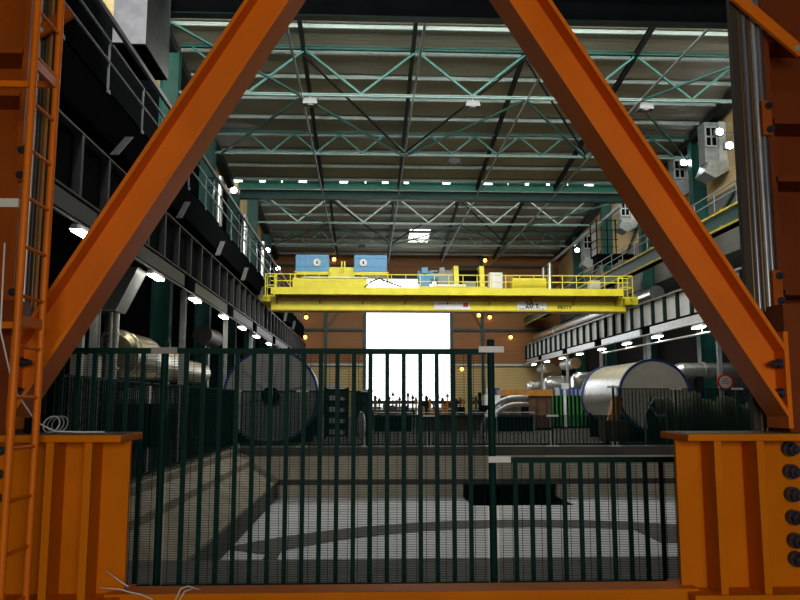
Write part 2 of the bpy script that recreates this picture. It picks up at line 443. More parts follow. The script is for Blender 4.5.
# ------------------------------------------------------------------ galleries and runway girders
def gallery(side):
    s = -1 if side == 'left' else 1
    xg = -7.0 if side == 'left' else 17.75
    zt, zb = (7.9, 6.4) if side == 'left' else (7.8, 6.35)
    ya, yb = 12.0, YB-.6
    web, stf = (DARKST, STIFL) if side == 'left' else (LGREY, STIFF)
    t = thing('crane_runway_girder', '%s crane runway girder with upright stiffeners along the %s gallery' % ({'left': 'dark', 'right': 'pale grey and green'}[side], side), 'girder', (xg, ya, zb))
    mb = MB(); mb.box(xg-.03, xg+.03, ya, yb, zb, zt); obj('web', mb, web, t)
    mb = MB(); mb.box(xg-.24, xg+.24, ya, yb, zt, zt+.05); obj('top_flange', mb, GREYST if side == 'right' else STIFL, t)
    mb = MB(); mb.box(xg-.24, xg+.24, ya, yb, zb-.05, zb); obj('bottom_flange', mb, DARKST if side == 'right' else STIFL, t)
    mb = MB(); mb.box(xg-.04, xg+.04, ya, yb, zt+.05, zt+.17); obj('crane_rail', mb, GREYST, t)
    y = ya+.4
    while y < yb:
        mb = MB(); x0, x1 = sorted((xg-s*.03, xg-s*.23)); mb.box(x0, x1, y-.07, y+.07, zb, zt); obj('stiffener', mb, stf, t)
        y += 1.934
    # underside tie plates, one per bay, with gaps at the posts
    posts = [20.3, 29.8, 38.7, 47.2, 57.0, 67.7, 77.3] if side == 'left' else [38.7, 48.5, 58.6, 68.7, 78.8]
    edges = ([ya]+posts+[yb])
    for i, (a, b) in enumerate(zip(edges, edges[1:])):
        if b-a < 2: continue
        mb = MB(); x = xg-s*.22
        mb.prism([(x, a+.9, zb-.55), (x, b-.9, zb-.55), (x, b-.9, zb-.12), (x, a+.9, zb-.12)], (s*.25, 0, 0))
        obj('tie_plate', mb, STIFL if side == 'left' else GALV, t)
    for i, y in enumerate(posts):
        pt = thing('gallery_post', '%s grey steel post under the %s runway girder, counting from the near end' % (ORD[i], side), 'post', (xg, y, 0), 'posts under the %s gallery' % side)
        mb = MB(); mb.ibeam((xg, y, 0.02), (xg, y, zb-.06), .2, .2, .03, .03, (0, 1, 0)); obj('shaft', mb, GALV_D, pt)
        mb = MB(); mb.box(xg-.25, xg+.25, y-.45, y+.45, zb-.56, zb-.06); obj('head_bracket', mb, BLACKST, pt)
        mb = MB(); mb.box(xg-.3, xg+.3, y-.3, y+.3, 0, .03); obj('base_plate', mb, GREYST, pt)
    # walkway
    if side == 'left':
        xi, xo, zd, zf, zr = -7.02, -9.2, 9.95, 8.62, 11.3
    else:
        xi, xo, zd, zf, zr = 17.6, 19.9, 11.05, 10.3, 12.15
    w = thing('gallery_walkway', 'long %s maintenance walkway with handrail high on the %s side' % ({'left': 'black', 'right': 'dark green'}[side], side), 'walkway', (xi, ya, zf))
    mb = MB(); x0, x1 = sorted((xi, xo)); mb.box(x0, x1, ya, yb, zd-.08, zd); obj('deck', mb, BLACKST if side == 'left' else DARKST, w)
    mb = MB(); x0, x1 = sorted((xi, xi+s*.12)); mb.box(x0, x1, ya, yb, zf, zd); mb.box(min(xi-.05, x0), max(xi+.05, x1), ya, yb, zf-.04, zf+.05); obj('fascia', mb, BLACKST if side == 'left' else GREEN_D, w)
    for z in (zr, (zr+zd)/2+.1):
        mb = MB(); mb.cyl((xi, ya, z), (xi, yb, z), .035, 8); obj('handrail', mb, GALV_D if side == 'left' else GREYST, w)
    y = ya+2.0; step = 6.4 if side == 'left' else 2.4
    step = 3.2 if side == 'left' else 2.4
    while y < yb:
        mb = MB(); mb.bar((xi, y, zd-.1), (xi, y, zr), .05, .05); mb.box(xi-.05, xi+.05, y-.09, y+.09, zd-.12, zd-.02); obj('stanchion', mb, GREYST, w)
        y += step
    # conductor rails
    if side == 'left':
        c = thing('conductor_rail', 'dark conductor bar on short arms beside the left walkway handrail', 'rail', (-6.55, ya, 11.2))
        mb = MB(); mb.box(-6.6, -6.5, ya, yb, 11.18, 11.32); obj('bar', mb, GREYST_D, c)
        y = ya+2
        while y < yb:
            mb = MB(); mb.bar((-6.96, y, 11.25), (-6.55, y, 11.25), .05, .05); obj('arm', mb, DARKST, c)
            mb = MB(); mb.bar((-6.96, y, 10.8), (-6.7, y, 10.8), .04, .04); obj('arm', mb, DARKST, c); y += 3.2
        # flat brackets between walkway and girder
        for i in range(8):
            y = 20.6+i*7.3
            mb = MB(); mb.bar((-6.83, y, 8.2), (-6.83, y+1.2, 9.1), .03, .22, (1, 0, 0))
            one('hanger_plate', mb, GREYST_D, '%s flat grey hanger plate between left walkway and girder, from the near end' % ORD[i], 'bracket', 'hanger plates on the left')
    else:
        for z, nm in ((10.95, 'upper'), (10.12, 'lower')):
            c = thing('conductor_rail', '%s yellow conductor rail along the right gallery' % nm, 'rail', (17.45, ya, z), 'yellow conductor rails')
            mb = MB(); mb.box(17.40, 17.50, ya, yb, z-.05, z+.05); obj('bar', mb, YELL_R, c)
            y = ya+1
            while y < yb:
                mb = MB(); mb.box(17.40, 17.58, y-.06, y+.06, z+.05, z+.12); obj('insulator', mb, YELL_D, c); y += 2.4
        dd = thing('gallery_duct', 'silver duct lying in the dark recess above the right runway girder', 'duct', (19.0, 52, 8.0))
        mb = MB(); mb.cyl((19.0, 50, 8.7), (19.0, 86.5, 8.7), .5, 24); obj('pipe', mb, SILVER, dd)
        for y in range(53, 80, 8):
            mb = MB(); mb.cyl((19.0, y, 8.7), (19.0, y+.15, 8.7), .55, 24); obj('collar', mb, GALV, dd)
            mb = MB(); mb.box(18.7, 21.79, y+2.2, y+2.35, 8.1, 8.2); obj('support', mb, GREEN_D, dd)
YELL_R = paint('dull yellow rail paint', (0.42, 0.33, 0.02), 0.5, var=0.5, scale=1.5)
GREYST_D = paint('dull grey steel', (0.13, 0.135, 0.14), 0.5, 0.1, var=0.25)
STIFL = paint('dark stiffener paint', (0.05, 0.052, 0.054), 0.5, var=0.2, spec=0.2)
GALV_D = paint('dull galvanised steel', (0.34, 0.36, 0.36), 0.5, 0.3, var=0.3)
gallery('left'); gallery('right')
# lamp pipes and fluorescent lamps
m = MB(); m.cyl((-6.84, 12, 5.80), (-6.84, 86, 5.80), .03, 8)
one('lamp_conduit', m, GREYST, 'thin conduit carrying the lamps under the left runway girder', 'pipe')
m = MB(); m.cyl((17.3, 30, 5.72), (17.3, 86.5, 5.72), .05, 8)
one('lamp_conduit', m, LGREY, 'white conduit carrying the lamps under the right runway girder', 'pipe')
m = MB(); m.cyl((17.5, 30, 5.12), (17.5, 57.5, 5.2), .06, 8)
for y in (40, 46, 52, 57): m.cyl((17.5, y, 5.12), (17.5, y, 5.75), .03, 6)
one('air_line', m, LGREY, 'white pipe hung lowest under the right gallery above the tank', 'pipe')
def lamp(x, y, z, label, group, hz=.24):
    t = thing('fluorescent_lamp', label, 'lamp', (x, y, z+.12), group)
    mb = MB(); mb.prism([(x-.16, y-.62, z+.02), (x+.16, y-.62, z+.02), (x+.08, y-.62, z+.14), (x-.08, y-.62, z+.14)], (0, 1.24, 0)); obj('housing', mb, WHITE, t)
    mb = MB(); mb.cyl((x-.07, y-.6, z), (x-.07, y+.6, z), .05, 8); mb.cyl((x+.07, y-.6, z), (x+.07, y+.6, z), .05, 8); obj('tube', mb, FLUO, t)
    mb = MB(); mb.cyl((x, y-.45, z+.13), (x, y-.45, z+hz), .02, 6); mb.cyl((x, y+.45, z+.13), (x, y+.45, z+hz), .02, 6); obj('hanger', mb, GREYST, t)
for i, y in enumerate((18.8, 25.2, 31.0, 37.2, 42.8, 48.4, 54.5, 60.5)):
    lamp(-6.84, y, 5.6, '%s lit fluorescent lamp in the row under the left gallery, from the near end' % ORD[i], 'lamps under the left gallery', .165)
for i, y in enumerate((39.9, 45.8, 51.3, 56.9, 62.9, 68.7, 74.6, 80.5)):
    lamp(17.3, y, 5.46, '%s lit fluorescent lamp in the row under the right gallery, from the near end' % ORD[i], 'lamps under the right gallery', .2)

# wall floodlights and sodium lamps
def flood(x, y, z, s, label):
    t = thing('floodlight', label, 'floodlight', (x, y, z), 'floodlights on the side walls')
    mb = MB(); mb.box(x-.24, x+.24, y-.1, y+.22, z-.2, z+.2); obj('body', mb, GREYST, t)
    mb = MB(); mb.cyl((x, y-.14, z), (x, y-.1, z), .2, 16); obj('lens', mb, FLOOD, t)
    mb = MB(); mb.bar((x, y+.1, z), (x+s*(1.4 if s < 0 else 1.1), y+.1, z+.1), .06, .06); obj('arm', mb, GREYST, t)
for x, y, z, s, lb in ((-9.2, 52.6, 16.0, -1, 'white floodlight on the left wall, highest and nearest of three'),
                       (-9.2, 70.9, 15.4, -1, 'white floodlight on the left wall, middle of three above the crane end'),
                       (-9.2, 79.5, 15.2, -1, 'white floodlight on the left wall, lowest and farthest of three'),
                       (20.7, 42.5, 16.2, 1, 'brightest white floodlight on the right wall beside the riser pipes'),
                       (20.7, 43.6, 17.4, 1, 'small floodlight above the bright one on the right wall'),
                       (20.7, 48.9, 17.2, 1, 'small floodlight on the right wall between two ventilation units'),
                       (20.7, 75.2, 16.5, 1, 'white floodlight on the far right wall above the crane railing')):
    flood(x, y, z, s, lb)
def sodium(x, z, label):
    t = thing('sodium_lamp', label, 'lamp', (x, 86.9, z), 'orange lamps on the back wall')
    mb = MB(); mb.box(x-.2, x+.2, 86.7, 87.01, z-.1, z+.35); obj('body', mb, DARKST, t)
    mb = MB(); mb.lathe((x, 86.5, z), (0, 1, 0), [(0, .02), (.03, .14), (.12, .2), (.25, .2)], 16); obj('lens', mb, SODIUM, t)
for x, z, lb in ((-6.82, 10.96, 'amber lamp on the back wall, upper left under the crane'), (-6.9, 8.73, 'amber lamp on the back wall, lower left under the crane'),
                 (12.5, 11.27, 'amber lamp on the back wall, upper, just right of the doorway'), (13.73, 11.05, 'amber lamp on the back wall, upper, second right of the doorway'),
                 (16.06, 8.81, 'amber lamp on the back wall by the right gallery end'), (10.52, 5.23, 'lowest amber lamp, on the back wall right of the doorway'),
                 (13.3, 17.54, 'high amber lamp on the back wall above the hoist drum'), (-3.79, 17.52, 'high amber lamp on the back wall between the blue winches')):
    sodium(x, z, lb)
# back wall frame lines
for i, x in enumerate((-4.6, 12.9)):
    m = MB(); m.ibeam((x, 86.75, 0), (x, 86.75, 18), .4, .3, .05, .05, (0, 1, 0))
    one('back_wall_post', m, GREEN_D, 'green steel post on the back wall %s of the doorway' % ('left', 'right')[i], 'column')
for i, z in enumerate((5.7, 9.6, 16.8)):
    for a, b, nm in ((XCL, DX0-.2, 'left'), (DX1+.2, XCR, 'right')):
        m = MB(); m.box(a, b, 86.6, 86.75, z-.12, z+.12); one('wall_rail', m, (LGREY, GREEN_D, GREEN_D)[i], '%s horizontal rail on the back wall, %s of the doorway' % (('lowest pale', 'middle dark', 'highest dark')[i], nm), 'rail')
for i, (xa, xb) in enumerate(((-4.6, -.5), (12.9, 9.6))):
    m = MB(); m.bar((xa, 86.7, 9.6), (xb, 86.7, 15.5), .14, .14); one('back_wall_brace', m, GREEN_D, 'thin diagonal brace on the back wall, %s of the doorway' % ('left', 'right')[i], 'brace')

# high bay boxes hanging from the trusses
for i, (x, y, lb) in enumerate(((-3.0, YA, 'small grey lamp box hung under the nearest truss, left'), (5.4, YA, 'small grey lamp box hung under the nearest truss, middle'), (14.5, YA, 'small grey lamp box hung under the nearest truss, right'),
                   (5.5, YBt, 'small grey lamp box hung under the second truss'), (-.6, YD-1.2, 'tall grey lamp box hung at the far truss above the right blue winch'))):
    t = thing('lamp_box', lb, 'lamp', (x, y, CH-.1), 'lamp boxes under trusses')
    mb = MB(); mb.prism([(x-.38, y-.25, CH-.55), (x+.38, y-.25, CH-.55), (x+.32, y-.25, CH-.25), (x-.32, y-.25, CH-.25)], (0, .5, 0)); obj('housing', mb, STIFL, t)
    mb = MB(); mb.cyl((x, y, CH-.59), (x, y, CH-.55), .2, 12); obj('lens', mb, GREYST_D, t)
    mb = MB(); mb.bar((x, y, CH-.26), (x, y, CH-.1), .08, .08); obj('hanger', mb, GREYST, t)

# ventilation units on the right wall
def vent(y, z0, z1, label):
    x = 20.8
    t = thing('ventilation_unit', label, 'ventilation unit', (x, y, z0), 'ventilation units on the right wall')
    mb = MB(); mb.box(x-.36, x+.99, y, y+.9, z0+.9, z1); o = obj('cabinet', mb, GALV_D, t)
    mb = MB(); mb.box(x-.3, x+.35, y-.05, y, z1-1.5, z1-.35)
    obj('grille_back', mb, BLACKST, t)
    mb = MB()
    for k in range(3): mb.box(x-.34+k*.34, x-.28+k*.34, y-.12, y, z1-1.55, z1-.3)
    for k in range(3): mb.box(x-.34, x+.4, y-.12, y, z1-1.58+k*.6, z1-1.5+k*.6)
    obj('grille', mb, LGREY, t)
    mb = MB(); mb.box(x+.5, x+.95, y-.12, y+.02, z0+1.0, z1); obj('side_channel', mb, LGREY, t)
    mb = MB(); mb.prism([(x-.55, y-.2, z0+.25), (x+.1, y-.2, z0-.1), (x+.99, y-.2, z0+.4), (x+.99, y-.2, z0+1.0), (x-.2, y-.2, z0+1.0)], (0, 1.4, 0)); obj('outlet_elbow', mb, GALV, t)
vent(45.0, 15.1, 18.55, 'ventilation unit on the right wall, nearest, beside the brightest floodlight')
vent(49.9, 15.3, 18.0, 'ventilation unit on the right wall, second from the near end')
vent(61.0, 15.3, 18.1, 'ventilation unit on the right wall, third, right of the far crossbeam end')
vent(72.0, 14.2, 17.6, 'farthest ventilation unit on the right wall, above the crane railing')
# vertical silver pipes on the right wall behind the crane
for i, y in enumerate((81.5, 84.5)):
    m = MB(); m.cyl((19.45, y, 11.06), (19.45, y, 16.3), .3, 16)
    for z in (12, 13.5, 15): m.cyl((19.45, y, z), (19.45, y, z+.1), .34, 16)
    one('silver_riser', m, SILVER, 'upright silver pipe at the far right wall, %s one' % ('nearer', 'farther')[i], 'pipe')
for i, y in enumerate((47.2, 57.0, 66.6)):
    t = thing('silver_riser', 'upright foil-wrapped pipe beside the %s green column of the left wall' % ORD[i+1], 'pipe', (-9.05, y-.6, 9.95), 'foil pipes on the left')
    mb = MB(); mb.cyl((-9.05, y-.6, 9.96), (-9.05, y-.6, 15.2), .22, 16); obj('pipe', mb, SILVER, t)
    for z in (11.5, 13.2, 14.9):
        mb = MB(); mb.cyl((-9.05, y-.6, z), (-9.05, y-.6, z+.1), .26, 16); obj('collar', mb, GALV, t)
m = MB(); m.cyl((13.2, 30.75, 0), (13.2, 30.75, 1.9), .05, 10); m.cyl((13.2, 30.75, 1.9), (13.2, 30.75, 1.95), .09, 10)
one('white_standpipe', m, LGREY, 'thin white standpipe beside the right edge of the silver tank', 'pipe')
# caged platform on the right wall (dark ladder cage)
t = thing('wall_platform', 'small black caged platform on the right wall behind the dark crossbeam end', 'platform', (19.2, 62.5, 13.2))
mb = MB(); mb.box(18.6, 21.8, 61.6, 63.4, 13.4, 13.55); mb.box(18.7, 20.4, 61.8, 63.2, 12.9, 13.4); obj('deck', mb, BLACKST, t)
for z in (14.1, 14.7, 15.5, 16.3):
    mb = MB(); mb.box(18.6, 18.66, 61.6, 63.4, z, z+.04); mb.box(18.6, 20.4, 61.6, 61.64, z, z+.04); obj('hoop', mb, BLACKST, t)
for x, y in ((18.63, 61.63), (18.63, 63.37), (19.5, 61.63), (20.2, 61.63)):
    mb = MB(); mb.box(x-.04, x+.04, y-.04, y+.04, 13.5, 16.4); obj('post', mb, BLACKST, t)

# ducts
t = thing('rectangular_duct', 'big foil-wrapped rectangular duct hanging high at the upper left corner', 'duct', (-8, 25, 13.4))
mb = MB(); mb.box(-8.55, -7.45, 25.04, 28.0, 13.45, 17.5); obj('casing', mb, GREYST_D, t)
for y in (25.6, 27.4):
    mb = MB(); mb.bar((-8, y, 17.5), (-8, y, roof_z(y, 0)), .06, .06); obj('hanger', mb, GREYST, t)
mb = MB()
zs = [13.45, 14.7, 15.95, 17.5]
for a, b in zip(zs, zs[1:]):
    c = V((-8.0, 24.97, (a+b)/2))
    cs = [V((-8.55, 25.04, a)), V((-7.45, 25.04, a)), V((-7.45, 25.04, b)), V((-8.55, 25.04, b))]
    for i in range(4): mb.poly([cs[i], cs[(i+1) % 4], c])
FOIL = paint('crinkled foil wrap', (0.80, 0.83, 0.92), 0.35, 0.0, var=0.2, scale=2, bump=0.5)
obj('foil_end', mb, FOIL, t, 'bright crinkled foil end')
mb = MB(); mb.box(-8.5, -7.5, 25.1, 27.9, 13.40, 13.45); obj('underside', mb, BLACKST, t)

SILVERY = paint('yellowed foil insulation', (0.40, 0.37, 0.26), 0.33, 0.7, var=0.25, scale=5, bump=0.2)
t = thing('insulated_duct', 'long silver insulated duct low on the left behind the fence', 'duct', (-8.3, 25.5, 2.6))
for i, (ya, yb, r, z) in enumerate(((25.8, 29.3, .82, 3.15), (29.3, 33.5, .68, 3.1), (33.5, 39.6, .52, 3.0))):
    mb = MB(); mb.lathe((-8.3, ya, z), (0, 1, 0), [(0, .05), (0, r*.8), (.12, r), (.5, r), (.52, r+.03), (.6, r+.03), (.62, r), (yb-ya-.3, r), (yb-ya, r*.8)], 28); obj('segment', mb, SILVERY, t)
for y in (27, 31, 36):
    mb = MB(); mb.box(-8.8, -8.0, y-.1, y+.1, 0, 2.4); obj('support', mb, DARKST, t)
t = thing('vertical_duct', 'upright shiny silver pipe beside the left insulated duct', 'duct', (-8.0, 24.6, 0))
mb = MB(); mb.cyl((-8.05, 24.85, 0), (-8.05, 24.85, 4.39), .22, 20); obj('pipe', mb, SILVER, t)
for z in (1.5, 2.6, 3.7):
    mb = MB(); mb.cyl((-8.05, 24.85, z), (-8.05, 24.85, z+.08), .26, 20); obj('collar', mb, GALV, t)
t = thing('slanted_duct', 'slanted dark grey sheet metal duct under the left gallery, above the silver pipe', 'duct', (-8, 24.8, 4.1))
mb = MB(); mb.prism([(-8.75, 24.2, 4.4), (-7.75, 24.2, 4.4), (-7.12, 24.2, 5.75), (-8.12, 24.2, 5.75)], (0, 1.0, 0)); obj('casing', mb, SLATE if False else GREYST, t)
mb = MB(); mb.bar((-8.8, 24.16, 4.4), (-7.7, 24.16, 4.4), .08, .06); obj('flange', mb, GALV, t)
for i, y in enumerate((40.0,)):
    m = MB(); m.cyl((-8.4, y, 5.0), (-8.4, y+3, 5.0), .5, 24); m.cyl((-8.4, y-.05, 5), (-8.4, y, 5), .42, 24); m.box(-8.5, -8.3, y+.4, y+.6, 0, 4.55)
    one('round_duct', m, STIFL, 'round grey duct end under the left gallery behind the post', 'duct')
for i, y in enumerate((69.0, 79.0)):
    t = thing('round_duct', 'tan capped round duct end under the right gallery, %s' % ('nearer one', 'farther one')[i], 'duct', (18.6, y, 4.6), 'round ducts under the right gallery')
    mb = MB(); mb.cyl((18.6, y, 5.05), (18.6, y+4, 5.05), .5, 24); obj('pipe', mb, GALV_D, t)
    mb = MB(); mb.cyl((18.6, y-.05, 5.05), (18.6, y, 5.05), .48, 24); obj('cap', mb, CREAM_T if False else TAN, t)
    mb = MB(); mb.bar((18.6, y+.5, 5.5), (18.6, y+.5, 6.3), .06, .06); obj('hanger', mb, GREYST, t)
for i, (y, r, x0) in enumerate(((42.0, .42, 16.7), (62.5, .85, 16.5), (72.0, .85, 16.4), (82.0, .7, 16.8))):
    t = thing('silver_duct', '%s silver insulated duct reaching out under the right gallery, from the near end' % ORD[i], 'duct', (x0, y, 2.5), 'silver ducts on the right')
    z = 3.15 if i else 3.3
    mb = MB(); mb.lathe((x0, y, z), (1, 0, 0), [(0, .05), (0, r*.55), (.12, r*.8), (.4, r), (1.6, r), (1.62, r+.04), (1.72, r+.04), (1.74, r), (3.7, r)], 28); obj('sleeve', mb, SILVER, t)
    mb = MB(); mb.box(x0+1.2, x0+1.5, y-.3, y+.3, 0, z-r+.05); obj('support', mb, DARKST, t)

# ------------------------------------------------------------------ overhead crane
CY = 51.0
cr = thing('overhead_crane', 'long yellow overhead travelling crane bridge spanning the hall', 'crane', (5.4, CY, 7.4))
x0, x1 = -6.25, 16.75
mb = MB(); mb.box(x0-.1, x1+.55, CY+.25, CY+.75, 7.62, 8.56); obj('front_girder', mb, YELL, cr)
mb = MB(); mb.box(x0-.1, x1+.5, CY+.1, CY+.95, 7.54, 7.62); obj('front_girder_flange', mb, YELL_D, cr, 'brown bottom flange')
mb = MB(); mb.box(x0+.2, x1, CY+3.2, CY+3.7, 7.92, 8.62); mb.box(x0+.2, x1, CY+3.05, CY+3.85, 7.84, 7.92); obj('rear_girder', mb, YELL, cr)
mb = MB(); mb.box(x0, x1+.1, CY-.75, CY+.3, 8.58, 8.64); mb.box(x0, x1+.1, CY-.78, CY-.72, 8.52, 8.98); obj('walkway', mb, YELL, cr)
mb = MB(); mb.box(x0+.3, x1-.2, CY+.1, CY+.2, 8.22, 8.56); obj('shadow_strip', mb, YELL_D, cr, 'brown strip added as the shadow under the walkway')  # added brown strip imitating the shadow cast below the walkway
for i in range(25):
    x = x0+.3+i*(x1-x0-.5)/24
    if i % 3 == 0:
        mb = MB(); mb.prism([(x-.03, CY-.7, 8.56), (x-.03, CY+.24, 8.56), (x-.03, CY+.24, 8.0)], (.06, 0, 0)); obj('walkway_bracket', mb, YELL_D, cr)
    mb = MB(); mb.bar((x, CY-.75, 8.9), (x, CY-.75, 9.85), .05, .05); obj('railing_post', mb, YELL, cr)
for z in (9.84, 9.4):
    mb = MB(); mb.bar((x0, CY-.75, z), (x1+.5, CY-.75, z), .06, .06); obj('railing', mb, YELL, cr)
for x in (x0-.1, x1+.55):     # end cages
    mb = MB()
    a, b = (x-.25, x+.35) if x < 0 else (x-.5, x+.15)
    for xx in (a, b):
        for yy in (CY-.8, CY+.2): mb.bar((xx, yy, 8.35), (xx, yy, 9.86), .06, .06)
    for z in (8.4, 9.1, 9.84):
        mb.bar((a, CY-.8, z), (b, CY-.8, z), .06, .06); mb.bar((a, CY+.2, z), (b, CY+.2, z), .06, .06)
        mb.bar((a, CY-.8, z), (a, CY+.2, z), .06, .06); mb.bar((b, CY-.8, z), (b, CY+.2, z), .06, .06)
    obj('end_cage', mb, YELL, cr)
for x in (-7.0, 17.75):
    s = 1 if x < 0 else -1
    mb = MB(); a, b = sorted((x-s*.25, x+s*.65)); mb.box(a, b, CY-.2, CY+4.2, 8.12 if x < 0 else 8.02, 8.55); obj('end_carriage', mb, YELL, cr)
    for y in (CY+.4, CY+3.6):
        zr = 8.07 if x < 0 else 7.97
        mb = MB(); mb.cyl((x-.09, y, zr+.24), (x+.09, y, zr+.24), .24, 20); obj('wheel', mb, DARKST, cr)
mb = MB(); mb.tube([(-.2+(i/12)*2.4, CY-.82, 9.0+.55*math.sin(min(1, i/5)*PI/2)-max(0, i-5)*.075) for i in range(13)], .05, 8); obj('cable_loop', mb, BLACK, cr, 'black cable looping over the walkway edge')
# sign plates on the girder
def text_mesh(name, body, size, loc, m, parent, bold=0.0):
    cu = bpy.data.curves.new(name, 'FONT'); cu.body = body; cu.size = size; cu.extrude = .003; cu.align_x = 'CENTER'; cu.align_y = 'CENTER'; cu.offset = bold
    o = bpy.data.objects.new(name, cu); COL.objects.link(o)
    bpy.context.view_layer.update()
    me = bpy.data.meshes.new_from_object(o.evaluated_get(bpy.context.evaluated_depsgraph_get()))
    COL.objects.unlink(o); bpy.data.objects.remove(o)
    me.transform(Matrix.Translation(loc) @ Matrix.Rotation(PI/2, 4, 'X'))
    me.materials.clear(); me.materials.append(m)
    r = link(bpy.data.objects.new(name, me)); r.parent = parent
    if parent.parent is None: r.matrix_parent_inverse = Matrix.Translation(-V(parent.location))
    return r
yp = CY+.24
mb = MB(); mb.box(9.95, 11.95, yp-.03, yp+.02, 7.68, 8.22); pl = obj('load_plate', mb, WHITE, cr, 'white plate reading 20 t')
text_mesh('lettering', '20 t', .56, (10.95, yp-.035, 8.0), BLACK, pl, .012)
mb = MB()
for i in range(9): mb.box(10.1+i*.19, 10.1+i*.19+.12, yp-.036, yp-.02, 7.74, 7.78)
obj('small_print', mb, BLACK, pl)
text_mesh('serial_lettering', 'PR777', .36, (13.15, yp-.01, 7.85), BLACK, cr, .008)
mb = MB(); mb.box(4.4, 6.8, yp-.03, yp+.02, 7.68, 8.22); pl = obj('maker_plate', mb, WHITE, cr, 'grey plate with a small dark red square')
mb = MB(); mb.box(6.35, 6.68, yp-.036, yp-.02, 7.86, 8.14); obj('emblem', mb, RED, pl)
mb = MB()
for i in range(10): mb.box(4.75+i*.15, 4.75+i*.15+.1, yp-.036, yp-.02, 8.08, 8.14)
obj('small_print', mb, GREYST, pl)
# left trolley with two blue winch housings
tr = thing('hoist_trolley', 'yellow crane trolley at the left carrying two blue winch housings', 'trolley', (-1.8, CY+2, 8.65))
mb = MB(); mb.box(-5.0, -.05, CY+.7, CY+3.4, 8.66, 9.82); obj('side_panel', mb, YELL, tr)
mb = MB(); mb.box(-4.4, .0, CY+.6, CY+.75, 9.82, 9.9); obj('reflection_strip', mb, WHITE, tr)  # reflection of the bright floor put in as a white strip
mb = MB(); mb.box(-2.7, -.9, CY+1.2, CY+3.2, 9.82, 10.65); obj('centre_block', mb, YELL, tr)
for xw, dial in ((-4.82, 1.42), (-.9, .6)):
    mb = MB(); mb.box(xw-.1, xw+2.3, CY+.7, CY+2.8, 10.12, 10.26); mb.box(xw-.1, xw, CY+.7, CY+2.8, 9.8, 10.2); mb.box(xw+2.2, xw+2.3, CY+.7, CY+2.8, 9.8, 10.2); cra = obj('cradle', mb, YELL, tr)
    mb = MB(); mb.box(xw, xw+2.18, CY+.8, CY+2.6, 10.26, 11.42)
    for i in range(7): mb.box(xw+.05+i*.31, xw+.15+i*.31, CY+.74, CY+.8, 10.3, 11.38)
    for z in (10.3, 10.62, 11.2): mb.box(xw-.03, xw+2.21, CY+.75, CY+.8, z, z+.06)
    wh = obj('winch_housing', mb, BLUE, tr, 'ribbed light blue winch housing')
    mb = MB(); mb.cyl((xw+dial, CY+.66, 10.88), (xw+dial, CY+.76, 10.88), .25, 20); obj('dial', mb, WHITE, wh)
    mb = MB(); mb.box(xw+dial-.05, xw+dial+.05, CY+.64, CY+.665, 10.78, 10.98); obj('dial_hand', mb, BLACK, wh)
for x in (-1.75, -1.55):
    mb = MB(); mb.box(x-.05, x+.05, CY+.9, CY+1.0, 9.8, 11.0); obj('guide_post', mb, YELL, tr)
# right trolley
t2 = thing('hoist_trolley', 'crane trolley in the middle with blue motor, gearbox and black rope drum', 'trolley', (6, CY+2, 8.65))
mb = MB(); mb.box(3.45, 8.1, CY+.7, CY+3.4, 8.66, 9.15); mb.box(3.45, 8.1, CY+.65, CY+.7, 8.7, 9.3); obj('frame', mb, YELL, t2)
mb = MB(); mb.box(4.4, 6.6, CY+.66, CY+.70, 9.3, 9.45); obj('white_strip', mb, WHITE, t2)
mb = MB(); mb.cyl((3.4, CY+1.3, 10.0), (4.4, CY+1.3, 10.0), .45, 20); mb.box(3.5, 4.2, CY+.85, CY+1.7, 9.15, 9.9); mb.cyl((4.4, CY+1.3, 10.0), (4.75, CY+1.3, 10.0), .3, 16); mb.box(3.65, 4.05, CY+.75, CY+1.1, 10.2, 10.6); obj('motor', mb, BLUE, t2)
mb = MB(); mb.box(4.75, 5.75, CY+.9, CY+2.0, 9.15, 10.3); mb.box(4.85, 5.2, CY+.95, CY+1.8, 10.3, 10.65); mb.cyl((4.68, CY+1.4, 9.9), (4.8, CY+1.4, 9.9), .4, 16); obj('gearbox', mb, GREYST, t2)
mb = MB()
mb.lathe((6.2, CY+2.0, 9.95), (1, 0, 0), [(0, .1), (0, .75)]+[(.06*i, .66+.03*(i % 2)) for i in range(1, 22)]+[(1.32, .75), (1.35, .1)], 28); obj('rope_drum', mb, BLACKST, t2)
for x in (5.85, 7.6):
    mb = MB(); mb.prism([(x, CY+.8, 9.1), (x, CY+2.8, 9.1), (x, CY+2.4, 10.8), (x, CY+1.2, 10.8)], (.32, 0, 0)); obj('drum_stand', mb, YELL, t2)
mb = MB(); mb.bar((4.4, CY+2.9, 10.72), (7.9, CY+2.9, 10.72), .12, .1); obj('top_rail', mb, GREYST, t2)
mb = MB(); mb.box(6.5, 7.3, CY+.8, CY+1.1, 9.15, 9.6); obj('brake_box', mb, GREYST, t2)
